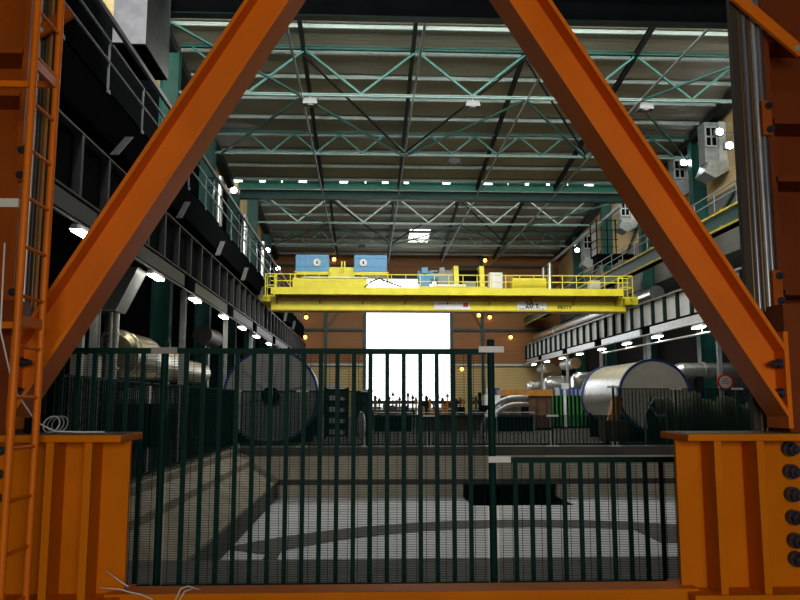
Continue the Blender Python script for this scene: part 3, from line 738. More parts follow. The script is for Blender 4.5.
# cabinets on the crane
m = MB(); m.box(8.22, 9.1, CY+.7, CY+1.5, 8.66, 10.28); m.box(8.28, 9.05, CY+.67, CY+.7, 8.75, 10.2)
bevel(one('control_cabinet', m, WHITE, 'tall white control cabinet on the crane walkway right of the drum', 'cabinet'), .02)
m = MB(); m.box(9.35, 10.0, CY+1.6, CY+2.1, 8.66, 10.2); one('control_cabinet', m, OCHRE, 'orange cabinet on the crane behind the white one', 'cabinet')
t = thing('resistor_box', 'bright yellow louvred box on the crane right of the white cabinet', 'box', (10.9, CY+.9, 8.65))
mb = MB(); mb.box(9.7, 12.0, CY+.35, CY+1.4, 8.66, 9.85); obj('casing', mb, YELL, t)
mb = MB()
for i in range(7): mb.box(9.78, 11.92, CY+.31, CY+.35, 8.8+i*.14, 8.88+i*.14)
obj('louvre', mb, YELL_D2 if False else YELL, t)
m = MB(); m.box(15.0, 15.7, CY+.5, CY+1.1, 8.66, 9.75); one('junction_box', m, CREAM, 'small pale junction box near the right end of the crane', 'box')

# ------------------------------------------------------------------ fences
def fence_panel(p, q, z0, z1, label, cat='fence', group=None, pitch=.133, detail=True, wire=None, bar=.034):
    """rigid panel with flat uprights, top and bottom rails, fine weld mesh"""
    wire = wire or (.0034 if detail else .0062)
    p, q = V((*p, 0)), V((*q, 0)); d = (q-p); L = d.length; d.normalize(); nrm = V((-d.y, d.x, 0))
    t = thing('mesh_fence', label, cat, (p.x, p.y, z0), group)
    if not detail: p = p+d*.055; L -= .11
    def P(s, z, o=0): return p+d*s+nrm*o+V((0, 0, z))
    mb = MB(); mb.bar(P(0, z1-.022), P(L, z1-.022), .04, .044); obj('top_rail', mb, FGREEN, t)
    mb = MB(); mb.bar(P(0, z0+.032), P(L, z0+.032), .04, .064); obj('bottom_rail', mb, FGREEN, t)
    mb = MB(); n = max(1, int(L/pitch)); 
    k = 0
    for i in range(1, n+1):
        s = (i-.5)*L/n if not detail else i*L/(n+1)
        if detail:
            mb = MB(); mb.bar(P(s, z0+.06), P(s, z1-.04), bar, .018, d.cross(V((0, 0, 1)))); obj('upright', mb, FGREEN, t)
        else: mb.bar(P(s, z0+.06), P(s, z1-.04), bar*.8, .018, d.cross(V((0, 0, 1))))
    if not detail: obj('uprights', mb, FGREEN, t)
    mb = MB(); z = z0+.07
    o = .016
    while z < z1-.05:
        mb.bar(P(0, z, o), P(L, z, o), wire, wire); z += .0127
    s = .03
    while s < L:
        mb.bar(P(s, z0+.05, o+wire), P(s, z1-.03, o+wire), wire, wire); s += .0762
    obj('mesh', mb, WIRE, t)
    return t
FY = 6.2
xp1, xp2 = -1.585, 0.985
fence_panel((-2.75, FY), (xp1-.04, FY), .17, 2.02, 'tall green mesh fence panel at the left behind the orange base', group='near fence panels')
fence_panel((xp1+.04, FY), (xp2-.04, FY), .17, 2.02, 'tall green mesh fence panel in the middle between the two posts', group='near fence panels')
fence_panel((xp2+.05, FY), (3.1, FY), .17, 1.17, 'low green mesh fence panel right of the second post', group='near fence panels')
for x, zt, lb, zc in ((xp1, 2.05, 'round green fence post on the left between the two tall panels', (2.0,)), (xp2, 2.08, 'round green fence post where the tall panel meets the low panel', (2.015, 1.155))):
    t = thing('fence_post', lb, 'post', (x, FY, 0), 'near fence posts')
    mb = MB(); mb.cyl((x, FY, 0), (x, FY, zt), .029, 20); obj('tube', mb, FGREEN, t)
    mb = MB(); mb.lathe((x, FY, zt), (0, 0, 1), [(0, .03), (.012, .03), (.02, .015), (.021, .001)], 20); obj('cap', mb, FGREEN, t)
    mb = MB(); mb.box(x-.06, x+.06, FY-.06, FY+.06, 0, .012); obj('base_plate', mb, FGREEN, t)
    for k, z in enumerate(zc):
        mb = MB()
        a, b = (x-.1, x+.1) if k == 0 else (x-.035, x+.14)
        mb.box(a, b, FY-.04, FY-.033, z-.024, z+.024)
        obj('clamp_plate', mb, paint('lilac grey plate', (.33, .30, .34), .5) if x < 0 else WHITE, t, 'pale grey clamp plate' if x < 0 else 'white clamp plate')
# fences round the pit
names = ['nearest', 'second', 'third', 'fourth', 'fifth', 'sixth', 'farthest']
ya = 9.2
for i in range(7):
    yb = ya+2.72
    fence_panel((-4.72, ya+.03), (-4.72, yb-.03), .05, 2.03, '%s tall dark fence panel along the left edge of the pit' % names[i], group='left pit fence', detail=False)
    ya = yb
YF = 28.5
hi = ((-4.6, -2.35, 'tall dark fence panel across the pit in front of the big drum, left one'), (-2.3, -.05, 'tall dark fence panel across the pit in front of the equipment racks'))
for a, b, lb in hi: fence_panel((a, YF), (b, YF), .05, 2.0, lb, group='far pit fence', detail=False)
lows = ('low dark fence panel across the pit below the doorway', 'low dark fence panel across the pit below the right door edge', 'low dark fence panel across the pit below the brown container', 'low dark fence panel across the pit below the green rack')
for i in range(4): fence_panel((0.02+i*2.25, YF), (2.22+i*2.25, YF), .05, 1.12, lows[i], group='far pit fence', detail=False)
for i in range(3): fence_panel((9.08+i*2.3, YF), (11.33+i*2.3, YF), .05, 2.1, ('tall dark fence panel across the pit in front of the silver tank', 'tall dark fence panel across the pit right of the tank', 'tall dark fence panel across the pit below the red rimmed sign')[i], group='far pit fence', detail=False)
pts = [(-4.72, 28.5, 2.05), (-2.32, YF, 2.05), (0, YF, 2.05)]+[(2.25*i, YF, 1.16) for i in (1, 2, 3)]+[(9.03, YF, 2.2), (11.36, YF, 2.14), (13.66, YF, 2.14)]
where = ['at the left corner of the pit', 'in front of the big drum', 'left of the doorway, where the fence steps down', 'below the doorway', 'below the right door edge', 'below the brown container', 'left of the silver tank, where the fence steps up', 'in front of the tank face', 'right of the tank']
for (x, y, z), w in zip(pts, where):
    t = thing('fence_post', 'dark far fence post %s' % w, 'post', (x, y, 0), 'far fence posts')
    mb = MB(); mb.cyl((x, y, 0), (x, y, z), .045, 10); obj('tube', mb, FGREEN, t)
    mb = MB(); mb.box(x-.22, x+.22, y-.06, y-.05, z-.09, z-.02); obj('clamp_plate', mb, WHITE if z < 2 else LGREY, t)
    mb = MB(); mb.box(x-.2, x+.2, y-.14, y+.1, 0, .04); obj('base_plate', mb, LGREY, t)

# ------------------------------------------------------------------ machinery beyond the pit
def cyl_tank(name, label, c, r, ya, yb, face, shell, rim):
    x, z = c
    t = thing(name, label, 'tank', (x, ya, 0))
    mb = MB(); mb.cyl((x, ya+.05, z), (x, yb, z), r, 64, caps=True); obj('shell', mb, shell, t)
    mb = MB(); mb.lathe((x, ya, z), (0, 1, 0), [(.08, r-.02), (0, r-.02), (-.02, r+.06), (.13, r+.065), (.15, r)], 64); obj('rim', mb, rim, t, 'dark blue rim')
    mb = MB(); mb.lathe((x, ya+.02, z), (0, 1, 0), [(-.0, .001), (0, r*.97)], 64); obj('end_face', mb, face, t)
    for y in (ya+.6, yb-.6):
        mb = MB(); mb.prism([(x-r*.85, y, 0), (x+r*.85, y, 0), (x+r*.85, y, z-r*.45), (x-r*.85, y, z-r*.45)], (0, .25, 0)); obj('saddle', mb, DARKST, t)
    return t
tk = cyl_tank('storage_tank', 'silver cylindrical tank with dark blue rims on the right behind the fence', (11.52, 1.85), 1.42, 31.0, 36.6, CREAM, SILVER, DBLUE)
mb = MB(); mb.lathe((11.52, 36.5, 1.85), (0, 1, 0), [(0, 1.42), (0, 1.47), (.15, 1.47), (.15, 1.42)], 64); obj('rim', mb, DBLUE, tk)
dr = cyl_tank('turbine_drum', 'large round pale drum standing on edge at the left behind the pit fence', (-3.8, 1.85), 1.82, 31.2, 33.6, DRUMF, GREYST, DBLUE)
mb = MB(); mb.cyl((-3.8, 31.0, 1.85), (-3.8, 31.22, 1.85), .34, 24); mb.cyl((-3.8, 30.9, 1.85), (-3.8, 31.0, 1.85), .16, 16); obj('hub', mb, BLACKST, dr)
mb = MB()
for a in range(6):
    an = a*PI/3+.3; mb.bar((-3.8+.4*math.cos(an), 31.2, 1.85+.4*math.sin(an)), (-3.8+1.6*math.cos(an), 31.2, 1.85+1.6*math.sin(an)), .07, .03)
obj('face_rib', mb, GREYST, dr)
# crane orange thing, tarp heap, white-framed machine
t = thing('pallet_jack', 'small orange machine beside the silver tank at its left end', 'machine', (9.4, 29.8, 0))
mb = MB(); mb.prism([(9.2, 29.6, .9), (9.6, 29.6, .9), (9.75, 29.6, 1.75), (9.45, 29.6, 1.85)], (0, .4, 0)); obj('mast', mb, OCHRE, t)
mb = MB(); mb.box(9.0, 9.9, 29.5, 30.3, .12, .9); obj('body', mb, BROWN, t)
for x in (9.1, 9.7):
    mb = MB(); mb.cyl((x-.08, 29.7, .12), (x+.08, 29.7, .12), .12, 14); obj('wheel', mb, BLACK, t)
mb = MB(); n = 26; mg = 9
pr_ = []
for i in range(n+1):
    x = 10.9+4.9*i/n
    h = 1.55+.42*math.sin(i*.9)*.5+.22*math.sin(i*2.3)*.4-.5*abs(i/n-.35)
    pr_.append((x, h))
k0 = len(mb.v)
for x, h in pr_:
    for j in range(mg):
        a = PI*j/(mg-1)
        mb.v.append(V((x+.05*math.sin(j*3+x*4), 29.75-.75*math.cos(a), max(.02, (h+.3)*math.sin(a)*(1+.05*math.sin(x*5+j))))))
for i in range(n):
    for j in range(mg-1): mb.face([k0+i*mg+j, k0+(i+1)*mg+j, k0+(i+1)*mg+j+1, k0+i*mg+j+1], True)
one('tarpaulin_heap', mb, OLIVE, 'crumpled olive tarpaulin over a long heap in front of the tank', 'tarpaulin')
t = thing('crossed_pipe_stand', 'small white crossed pipe frame in front of the tarpaulin heap', 'frame', (10.6, 28.85, 0))
for p, q in (((10.35, 28.85, 1.75), (10.75, 28.85, 1.1)), ((10.7, 28.85, 1.75), (10.3, 28.85, 1.15)), ((11.1, 28.85, .02), (11.1, 28.85, 1.8)), ((10.3, 28.85, 1.15), (10.3, 28.85, .02))):
    mb = MB(); mb.cyl(p, q, .035, 8); obj('pipe', mb, WHITE, t)
mb = MB(); mb.cyl((10.75, 28.85, 1.1), (11.1, 28.85, 1.1), .03, 8); mb.cyl((10.7, 28.85, 1.75), (11.1, 28.85, 1.72), .03, 8); obj('cross_pipe', mb, WHITE, t)
# brown container
t = thing('machine_skid', 'long brown skid with an orange top beam, behind the fence right of the doorway', 'machine', (9.2, 45, 0))
mb = MB(); mb.box(7.85, 10.5, 44.5, 46.6, 0.15, 1.95); obj('casing', mb, BROWN, t)
mb = MB(); mb.box(7.75, 10.6, 44.4, 46.7, 1.95, 2.3); obj('top_beam', mb, OCHRE, t)
for i in range(5):
    mb = MB(); mb.box(8.0+i*.55, 8.06+i*.55, 44.42, 44.5, .2, 1.95); obj('rib', mb, CHANNEL, t)
mb = MB(); mb.box(7.8, 10.55, 44.45, 46.65, 0, .15); obj('base_frame', mb, BLACKST, t)
t = thing('instrument_cabinet', 'pale grey cabinet with a round side port left of the brown skid', 'cabinet', (7.3, 45, 0))
mb = MB(); mb.box(6.7, 7.6, 44.6, 45.6, 0, 2.0); obj('casing', mb, LGREY, t)
mb = MB(); mb.box(6.8, 7.5, 44.55, 44.6, 1.3, 1.8); obj('upper_panel', mb, CREAM, t)
mb = MB(); mb.box(6.8, 7.5, 44.55, 44.6, .3, 1.1); obj('lower_panel', mb, GREYST, t)
# green rack
t = thing('green_module', 'bright green slatted module beyond the fence, left of the silver tank', 'machine', (12.3, 48, 0))
mb = MB(); mb.box(11.1, 14.6, 48.1, 50, 0, 2.0); obj('core', mb, BLACKST, t)
for i in range(14):
    mb = MB(); mb.box(11.12+i*.255, 11.22+i*.255, 48.0, 48.1, .12, 2.0); obj('slat', mb, GREENM, t)
for i in range(14):
    mb = MB(); mb.cyl((11.17+i*.255, 48.3, 2.0), (11.17+i*.255, 48.3, 2.4), .05, 8); obj('top_pin', mb, GALV, t)
mb = MB(); mb.box(12.0, 14.4, 48.6, 49.8, 2.0, 2.5); obj('blue_cover', mb, DBLUE, t)
mb = MB(); mb.cyl((12.15, 47.85, .1), (12.15, 47.85, 2.55), .1, 10); mb.box(11.95, 12.4, 47.75, 47.95, 2.4, 2.75); obj('hose_post', mb, LGREY, t)
# curved silver pipes
for i, (xo, r) in enumerate(((5.0, 1.5), (5.35, 1.2))):
    m = MB(); m.tube([(xo, 34+.2*i, .02), (xo, 34+.2*i, .3)]+[(xo+r-r*math.cos(a*PI/2/10), 34+.2*i, .3+r*math.sin(a*PI/2/10)) for a in range(11)]+[(xo+r+.5, 34+.2*i, .3+r)], .1, 12)
    one('bent_hose', m, GALV, '%s silver bent hose arching beside the tall post' % ('outer', 'inner')[i], 'hose', 'bent hoses')
# red sign
t = thing('round_sign', 'round red-rimmed white sign on a dark pole at the right', 'sign', (15.35, 33, 0))
mb = MB(); mb.cyl((15.35, 33.0, 2.45), (15.35, 33.04, 2.45), .36, 32); obj('rim', mb, RED, t)
mb = MB(); mb.cyl((15.35, 32.985, 2.45), (15.35, 33.0, 2.45), .26, 32); obj('disc', mb, CREAM, t)
mb = MB()
for z, w in ((2.56, .13), (2.47, .19), (2.38, .17)): mb.box(15.35-w, 15.35+w, 32.98, 32.986, z-.022, z+.022)
obj('lettering', mb, GREYST, t)
mb = MB(); mb.cyl((15.35, 33.08, 0), (15.35, 33.08, 2.6), .04, 10); obj('pole', mb, BLACKST, t)
# left racks
for i, (x, y, w, h, lb) in enumerate(((-2.5, 35, .9, 2.4, 'tall dark rack just right of the big drum'), (-1.35, 34.5, 1.05, 2.25, 'dark equipment rack with pale units, left of the doorway'), (-.2, 35.3, .75, 2.1, 'narrow dark rack beside the left door edge'))):
    t = thing('equipment_rack', lb, 'rack', (x, y, 0), 'equipment racks left of the doorway')
    mb = MB(); 
    for xx in (x-w/2, x+w/2-.06):
        for yy in (y, y+.7): mb.box(xx, xx+.06, yy, yy+.06, 0, h)
    obj('frame', mb, BLACKST, t)
    mb = MB(); mb.box(x-w/2+.03, x+w/2-.03, y+.3, y+.75, .1, h-.05); obj('back_box', mb, CHANNEL, t)
    for k in range(5):
        mb = MB(); mb.box(x-w/2, x+w/2, y, y+.75, .15+k*(h-.2)/4.2, .2+k*(h-.2)/4.2); obj('shelf', mb, DARKST, t)
        if i == 1:
            mb = MB(); mb.box(x-w*.32, x-w*.05, y+.02, y+.3, .2+k*(h-.2)/4.2, .42+k*(h-.2)/4.2); mb.box(x+w*.08, x+w*.34, y+.02, y+.3, .2+k*(h-.2)/4.2, .36+k*(h-.2)/4.2); obj('unit', mb, LGREY, t)
m = MB(); m.lathe((-.3, 34.1, .62), (1, .3, 0), [(0, .01), (.02, .55), (.06, .6), (.1, .55)], 24)
one('flange_disc', m, LGREY, 'pale round flange disc standing before the racks', 'disc')
# clutter of pipework in front of the doorway
rr = random.Random(7)
wh = ['left end', 'left of middle', 'middle', 'right of middle', 'right end']
for g in range(5):
    xb = .9+g*1.46; yb = 46+(g % 2)*1.6+rr.random()*.5
    t = thing('pipe_manifold', 'low dark pipe manifold with upright valves before the doorway, %s of the row' % wh[g], 'manifold', (xb, yb, 0), 'pipe manifolds')
    for z in (.5, 1.15, 1.6):
        mb = MB(); mb.cyl((xb-.72, yb, z), (xb+.72, yb, z), .09, 10); obj('header_pipe', mb, (BROWN, CHANNEL, GREYST)[int(z*2) % 3], t)
    for k in range(6):
        x = xb-.62+k*.25+rr.uniform(-.06, .06); h = rr.uniform(1.6, 2.2)
        mb = MB(); mb.cyl((x, yb-.12, 0), (x, yb-.12, h), rr.uniform(.04, .09), 8)
        mb.cyl((x-.1, yb-.12, h-.15), (x+.1, yb-.12, h-.15), .07, 8); mb.cyl((x, yb-.12, h), (x, yb-.12, h+.02), .13, 10)
        obj('valve', mb, rr.choice((CHANNEL, BROWN, DARKST, OCHRE, BLACKST)), t)
    for k in range(2):
        x = xb-.36+k*.72
        mb = MB(); mb.box(x-.32, x+.32, yb+.15, yb+.8, 0, 1.2+.4*rr.random()); obj('motor_block', mb, rr.choice((CHANNEL, BLACKST, BROWN)), t)
for i in range(4):
    xb = .35+i*2.05; yb = 39.5
    t = thing('assembly_bench', 'low dark bench with pale rail before the doorway, %s of four from left' % ORD[i], 'bench', (xb+.95, yb, 0), 'assembly benches')
    mb = MB(); mb.box(xb, xb+1.95, yb, yb+.8, .85, .98); obj('top', mb, CHANNEL, t)
    mb = MB(); mb.box(xb, xb+1.95, yb-.04, yb, 1.06, 1.11); obj('rail', mb, GALV, t)
    mb = MB(); mb.box(xb+.06, xb+1.89, yb+.1, yb+.7, .12, .85); obj('cupboard', mb, (BLACKST, CHANNEL, BROWN, BLACKST)[i], t)
    for x in (xb+.03, xb+1.92):
        mb = MB(); mb.box(x-.03, x+.03, yb-.04, yb+.02, 0, 1.08); obj('leg', mb, GREYST_D, t)
    for k in range(3):
        x = xb+.35+k*.6; h = rr.uniform(.2, .55)
        mb = MB(); mb.box(x-.16, x+.16, yb+.2, yb+.6, .98, .98+h); obj('fixture', mb, rr.choice((BROWN, CHANNEL, BLACKST, OCHRE)), t)
m = MB(); m.box(9.9, 11.2, 60, 60.8, 0, 1.0); m.box(9.85, 11.25, 59.95, 60.85, 1.0, 2.2)
one('control_desk', m, RED, 'red box far off right of the doorway', 'box')
m = MB(); m.box(8.7, 9.5, 56, 56.8, 0, 2.6); m.box(8.8, 9.4, 55.96, 56, .3, 2.4)
one('blue_cabinet', m, DBLUE, 'dark blue cabinet at the right foot of the doorway', 'cabinet')
# left side cabinet, stack light, pillar
t = thing('signal_tower', 'red amber green signal light stack on a thin pole at the left', 'signal light', (-8.25, 24.0, 3.05))
for z, mm in ((4.05, RED), (3.9, OCHRE), (3.75, GREENM)):
    mb = MB(); mb.cyl((-8.25, 24, z-.07), (-8.25, 24, z+.07), .07, 12); obj('lens', mb, mm, t)
mb = MB(); mb.cyl((-8.25, 24, 3.0), (-8.25, 24, 3.68), .03, 8); obj('pole', mb, GREYST, t)
m = MB(); m.box(-8.9, -8.15, 23.8, 24.4, 0, 3.0); bevel(one('control_cabinet', m, CREAM, 'beige control cabinet under the signal light stack at the left', 'cabinet'), .03)
m = MB(); m.box(-8.6, -8.42, 23.4, 23.6, 0, 5.0); one('white_pillar', m, LGREY, 'pale slim pillar behind the signal light stack', 'pillar')
t = thing('pipe_trestle', 'row of pale boxes on a low trestle under the left insulated duct', 'trestle', (-7.3, 27, 0))
mb = MB(); mb.box(-7.95, -7.3, 25.3, 33, 1.55, 1.7); obj('table', mb, GREYST, t)
for i in range(9):
    mb = MB(); mb.box(-7.9, -7.45, 25.4+i*.82, 25.95+i*.82, 1.7, 1.95+.1*(i % 3)); obj('box', mb, CREAM, t)
for y in (25.6, 28.5, 32.5):
    mb = MB(); mb.box(-7.9, -7.4, y-.06, y+.06, 0, 1.55); obj('leg', mb, DARKST, t)

# ------------------------------------------------------------------ foreground: orange portal frame
pf = thing('portal_crane_frame', 'orange portal frame in the foreground: two bolted bases, columns and A-shaped braces', 'crane frame', (.22, 5.13, 0))
CX = .22
def hexbolt(mb, c, d, r, l):
    c, d = V(c), V(d); mb.cyl(c, c+d*l*.35, r*1.35, 16); mb.cyl(c+d*l*.35, c+d*l*.75, r, 6); mb.cyl(c+d*l*.75, c+d*l, r*.6, 12)
for s, nm in ((-1, 'left'), (1, 'right')):
    xe = -1.5 if s < 0 else 2.02          # inner end of base plate
    xo = xe+s*2.2
    mb = MB(); a, b = sorted((xe, xo)); mb.box(a, b, 4.9, 5.37, 1.355, 1.4)
    p = bevel(obj('base_top_plate', mb, ORANGE_Y, pf), .006)
    mb = MB(); mb.box(a+.01, b-.01, 4.905, 5.365, 1.4, 1.403); obj('plate_surface', mb, PLATE_TOP, p, 'dark top surface')  # thin dark sheet covering the plate top
    mb = MB(); mb.box(a, b, 4.9, 5.37, .375, .42); bevel(obj('base_bottom_plate', mb, ORANGE_Y, pf), .006)
    mb = MB(); w0 = xe+(-.0 if s < 0 else .0); a2, b2 = sorted((xe+s*.005, xo)); mb.box(a2, b2, 5.12, 5.15, .42, 1.355); obj('base_web', mb, ORANGE_Y, pf)
    xs = (2.215, 2.49, 3.3) if s > 0 else (-1.70, -1.93, -2.35, -2.7)
    for x in xs:
        mb = MB(); mb.box(x-.024, x+.024, 4.915, 5.12, .42, 1.355); bevel(obj('base_stiffener', mb, ORANGE_Y, pf), .004)
        mb = MB(); mb.box(x-.024, x+.024, 5.15, 5.36, .42, 1.355); obj('base_stiffener', mb, ORANGE_Y, pf)
    # row of large bolts
    xb = 2.775 if s > 0 else -2.31
    for i in range(6):
        z = 1.295-(i*.146 if i < 5 else .146*4+.115)
        mb = MB(); hexbolt(mb, (xb, 5.12, z), (0, -1, 0), .036 if s > 0 else .022, .13 if s > 0 else .06); obj('bolt', mb, BOLT, pf)
        if s > 0:
            mb = MB(); hexbolt(mb, (xb+.3, 5.12, z), (0, -1, 0), .036, .13); obj('bolt', mb, BOLT, pf)
    # foot blocks under the base down to the deck
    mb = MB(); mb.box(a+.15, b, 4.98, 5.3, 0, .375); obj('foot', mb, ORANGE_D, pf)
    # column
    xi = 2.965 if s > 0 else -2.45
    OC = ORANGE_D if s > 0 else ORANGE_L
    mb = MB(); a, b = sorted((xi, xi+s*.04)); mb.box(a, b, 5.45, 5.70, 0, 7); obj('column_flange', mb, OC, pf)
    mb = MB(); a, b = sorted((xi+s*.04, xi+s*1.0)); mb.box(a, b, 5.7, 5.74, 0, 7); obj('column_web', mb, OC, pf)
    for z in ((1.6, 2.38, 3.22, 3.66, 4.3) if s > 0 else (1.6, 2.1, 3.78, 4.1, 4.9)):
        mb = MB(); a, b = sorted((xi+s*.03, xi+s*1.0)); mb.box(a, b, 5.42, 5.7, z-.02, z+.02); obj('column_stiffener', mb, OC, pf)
    for z in (3.66, 2.40) if s > 0 else (3.25, 2.25):
        # mounting tabs with bolts on the column edge
        x = xi-s*.03
        mb = MB(); a, b = sorted((xi-s*.09, xi-s*.02)); mb.box(a, b, 5.36, 5.395, z-.13, z+.13); tb = obj('mounting_tab', mb, ORANGE_L, pf)
        for dz in (-.09, .09):
            mb = MB(); hexbolt(mb, (xi-s*.04, 5.36, z+dz), (0, -1, 0), .02, .05); obj('bolt', mb, BOLT, tb)
    # diagonal brace: I section, foot cut upright against its end plate
    if s > 0: p0, dr_, xe_ = V((1.11, 0, 4.33)), V((1.29, 0, -2.06)), 2.73
    else: p0, dr_, xe_ = V((-.69, 0, 4.30)), V((-1.23, 0, -2.06)), -2.21
    dr_.normalize(); up_ = V((-dr_.z, 0, dr_.x)) if s > 0 else V((dr_.z, 0, -dr_.x))
    def strip(mb, o1, o2, ya_, yb_):
        q = []
        for o_ in (o1, o2):
            c = p0+up_*o_
            k1 = (5.62-c.z)/dr_.z; k2 = (xe_-c.x)/dr_.x
            q += [(c+dr_*k1, c+dr_*k2)]
        pts_ = [q[0][0], q[0][1], q[1][1], q[1][0]]
        mb.prism([(p.x, ya_, p.z) for p in pts_], (0, yb_-ya_, 0))
    H = .127
    mb = MB(); strip(mb, -H+.026, H-.026, 5.132, 5.148); strip(mb, -H, -H+.026, 5.0, 5.28); strip(mb, H-.026, H, 5.0, 5.28)
    obj('diagonal_brace', mb, ORANGE, pf)
    mb = MB(); a, b = sorted((xe_, xe_+s*.03)); mb.box(a, b, 5.0, 5.28, 1.43, 2.06); ep = obj('end_plate', mb, ORANGE, pf)
    for z in (1.66, 1.85):
        mb = MB(); hexbolt(mb, (xe_, 5.05, z), (-s, 0, 0), .024, .08); obj('bolt', mb, BOLT, ep)
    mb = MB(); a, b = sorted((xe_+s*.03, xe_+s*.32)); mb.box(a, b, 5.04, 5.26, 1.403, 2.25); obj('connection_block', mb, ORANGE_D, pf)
    # knee brace near the top
    k0, k1 = ((2.70, 4.60), (3.19, 4.15)) if s > 0 else ((-2.12, 4.36), (-2.36, 4.18))
    mb = MB(); mb.bar((k0[0], 5.34, k0[1]), (k1[0], 5.34, k1[1]), .03, .085); obj('knee_brace', mb, ORANGE_L if s < 0 else ORANGE, pf)
    mb = MB(); hexbolt(mb, (k1[0]-s*.04, 5.33, k1[1]+.03), (0, -1, 0), .016, .035); obj('bolt', mb, GALV, pf)
mb = MB(); mb.box(-1.6, 2.1, 5.02, 5.24, .12, .435); bevel(obj('sill_beam', mb, ORANGE_Y, pf), .006)
mb = MB(); mb.box(CX-.6, CX+.6, 5.0, 5.28, 5.6, 6.2); obj('apex_plate', mb, ORANGE, pf)
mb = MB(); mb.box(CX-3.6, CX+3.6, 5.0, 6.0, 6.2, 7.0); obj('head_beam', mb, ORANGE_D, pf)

# ladder on the left
ld = thing('access_ladder', 'tall narrow orange ladder in front of the left orange base', 'ladder', (-1.97, 4.6, 0))
for y in (4.45, 4.78):
    mb = MB(); mb.cyl((-1.965, y, 0), (-1.965, y, 6.4), .022, 16); obj('rail', mb, ORANGE, ld)
z = .2
while z < 6.3:
    mb = MB(); mb.cyl((-1.965, 4.45, z), (-1.965, 4.78, z), .011, 10); obj('rung', mb, ORANGE, ld); z += .2855
for z in (3.58, 2.06):
    mb = MB(); mb.box(-1.975, -1.955, 4.45, 4.78, z-.03, z+.03); mb.box(-2.44, -1.955, 4.77, 4.79, z-.02, z+.02); obj('stay', mb, ORANGE, ld)
mb = MB(); mb.box(-2.12, -1.99, 4.42, 4.44, 2.70, 2.75); obj('tag_plate', mb, CREAM, ld, 'pale tag plate')
# riser pipes
def riser(name, label, xs, y, mats):
    t = thing(name, label, 'pipes', (xs[0], y, 0))
    for x, r, mm in zip(xs, (.018, .016, .017, .016, .018, .02), mats):
        mb = MB(); mb.cyl((x, y, 0), (x, y, 6.15), r, 12); obj('pipe', mb, mm, t)
    for z in (1.9, 2.9, 3.6, 4.4):
        mb = MB(); mb.box(min(xs)-.03, max(xs)+.03, y+.02, y+.045, z-.02, z+.02); obj('clamp', mb, DARKST, t)
    return t
r1 = riser('riser_pipes', 'bundle of shiny vertical pipes behind the left ladder', [-2.39+.028*i for i in range(6)], 5.42, (BLACKST, GALV, CHANNEL, BRASSY, OCHRE, CHANNEL))
r2 = riser('riser_pipes', 'bundle of shiny vertical pipes beside the right orange column', [2.765+.036*i for i in range(5)], 5.42, (BRASSY, CHROME, BRASSY, GALV, CHROME))
mb = MB(); mb.box(2.695, 2.74, 5.39, 5.445, 0, 6.15); obj('channel', mb, CHANNEL, r2, 'dark brown channel')
# loose cables
m = MB(); m.tube([(-1.55+.05*math.sin(t*.7), 4.97-.01*t*.2, .47+.06*math.sin(t*.55)) for t in range(12)], .004, 6)
m = MB()
m.tube([(-1.62, 5.0, .48), (-1.5, 4.99, .475), (-1.43, 4.99, .455), (-1.36, 4.99, .44), (-1.30, 5.0, .41), (-1.27, 4.98, .33), (-1.27, 4.98, .1)], .004, 6)
m.tube([(-1.6, 5.05, .57), (-1.5, 5.0, .52), (-1.44, 4.98, .49)], .004, 6)
one('loose_cable', m, CABLEW, 'thin white cable lying over the left end of the orange sill beam', 'cable', 'loose cables')
m = MB()
m.tube([(-1.17, 5.0, .1), (-1.16, 5.0, .40), (-1.13, 5.0, .47), (-1.09, 5.03, .48), (-1.05, 5.06, .455), (-1.03, 5.1, .442)], .004, 6)
m.tube([(-1.145, 5.0, .1), (-1.135, 5.0, .40), (-1.11, 5.02, .45), (-1.07, 5.04, .46)], .0035, 6)
one('loose_cable', m, CABLEW, 'white cable loop over the orange sill beam below the left fence post', 'cable', 'loose cables')
m = MB()
m.tube([(-2.07, 4.46, 2.5), (-2.07, 4.48, 2.0), (-2.04, 4.62, 1.68), (-1.99, 4.84, 1.48), (-1.93, 4.98, 1.42), (-1.8, 5.06, 1.412), (-1.66, 5.08, 1.412)], .005, 6)
one('loose_cable', m, CABLEW, 'white cable hanging down behind the ladder onto the left base', 'cable', 'loose cables')
t = thing('cable_coil', 'small grey cable coil with a dark plug lying on the left orange base', 'coil', (-2.0, 5.15, 1.403))
for k in range(3):
    mb = MB(); mb.tube([(-2.02+.05*math.cos(a*PI/12)+.015*k, 5.15+.03*k+.03*math.sin(a*PI/12), 1.458+.05*math.sin(a*PI/12)) for a in range(25)], .005, 6); obj('loop', mb, GREYST if k else LGREY, t)
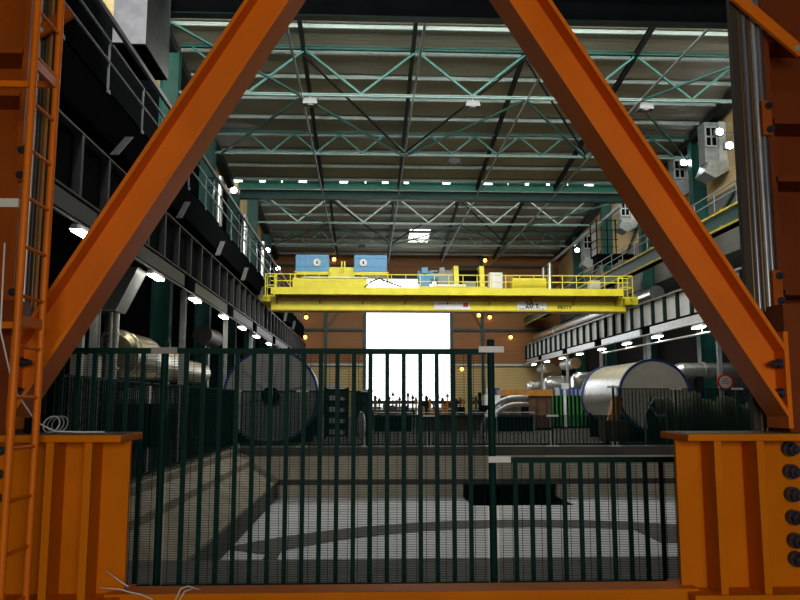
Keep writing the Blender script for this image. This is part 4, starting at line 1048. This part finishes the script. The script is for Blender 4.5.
mb = MB(); mb.cyl((-2.16, 5.2, 1.44), (-2.08, 5.2, 1.44), .03, 14); mb.box(-2.2, -2.14, 5.17, 5.25, 1.405, 1.5); mb.cyl((-2.1, 5.2, 1.44), (-2.1, 5.2, 1.52), .016, 12); obj('plug', mb, BLACKST, t)

# ------------------------------------------------------------------ lights
def area(name, loc, rot, sx, sy, power, col=(1, 1, 1)):
    l = bpy.data.lights.new(name, 'AREA'); l.shape = 'RECTANGLE'; l.size = sx; l.size_y = sy; l.energy = power; l.color = col
    o = link(bpy.data.objects.new(name, l)); o.location = loc; o.rotation_euler = rot; return o
D = math.radians
area('front_light', (1.0, -4.5, 2.6), (D(88), 0, 0), 5, 2.2, 330, (1, .94, .82))  # added fill behind the camera for the orange frame
area('pit_fill_light', (5.5, 22, 16.2), (0, 0, 0), 20, 3, 300, (1, .97, .93))  # added unseen fill that brightens the pit
area('mid_fill_light', (5.5, 37, 16.9), (D(12), 0, 0), 22, 2.5, 2600, (1, .96, .88))  # added unseen fill for the crane and middle of the hall
area('far_fill_light', (5.5, 64, 16.7), (D(10), 0, 0), 20, 3, 1500, (1, .9, .75))  # added unseen fill for the far bay
area('duct_fill_light', (-6.0, 10, 15.5), (D(86), 0, D(3)), 3, 1, 900, (1, .98, .95))  # added unseen fill aimed at the foil duct end
w = bpy.data.worlds.new('overcast sky'); S.world = w; w.use_nodes = True
bg = w.node_tree.nodes['Background']; bg.inputs['Color'].default_value = (.93, .97, 1.0, 1); bg.inputs['Strength'].default_value = 5.0

# ------------------------------------------------------------------ camera
cam = bpy.data.cameras.new('camera'); cam.sensor_width = 36; cam.lens = 780/800*36; cam.clip_end = 600; cam.clip_start = .05
co = link(bpy.data.objects.new('camera', cam)); co.location = (0, 0, 1.6)
th = math.atan(102/780); ps = math.atan(33*math.cos(th)/780)
co.rotation_euler = (PI/2+th, 0, -ps)
S.camera = co
S.view_settings.view_transform = 'Standard'
S.view_settings.look = 'None'
S.view_settings.exposure = 0
S.view_settings.gamma = 1
S.cycles.use_denoising = True
S.cycles.max_bounces = 8
S.cycles.diffuse_bounces = 4
S.cycles.sample_clamp_indirect = 6
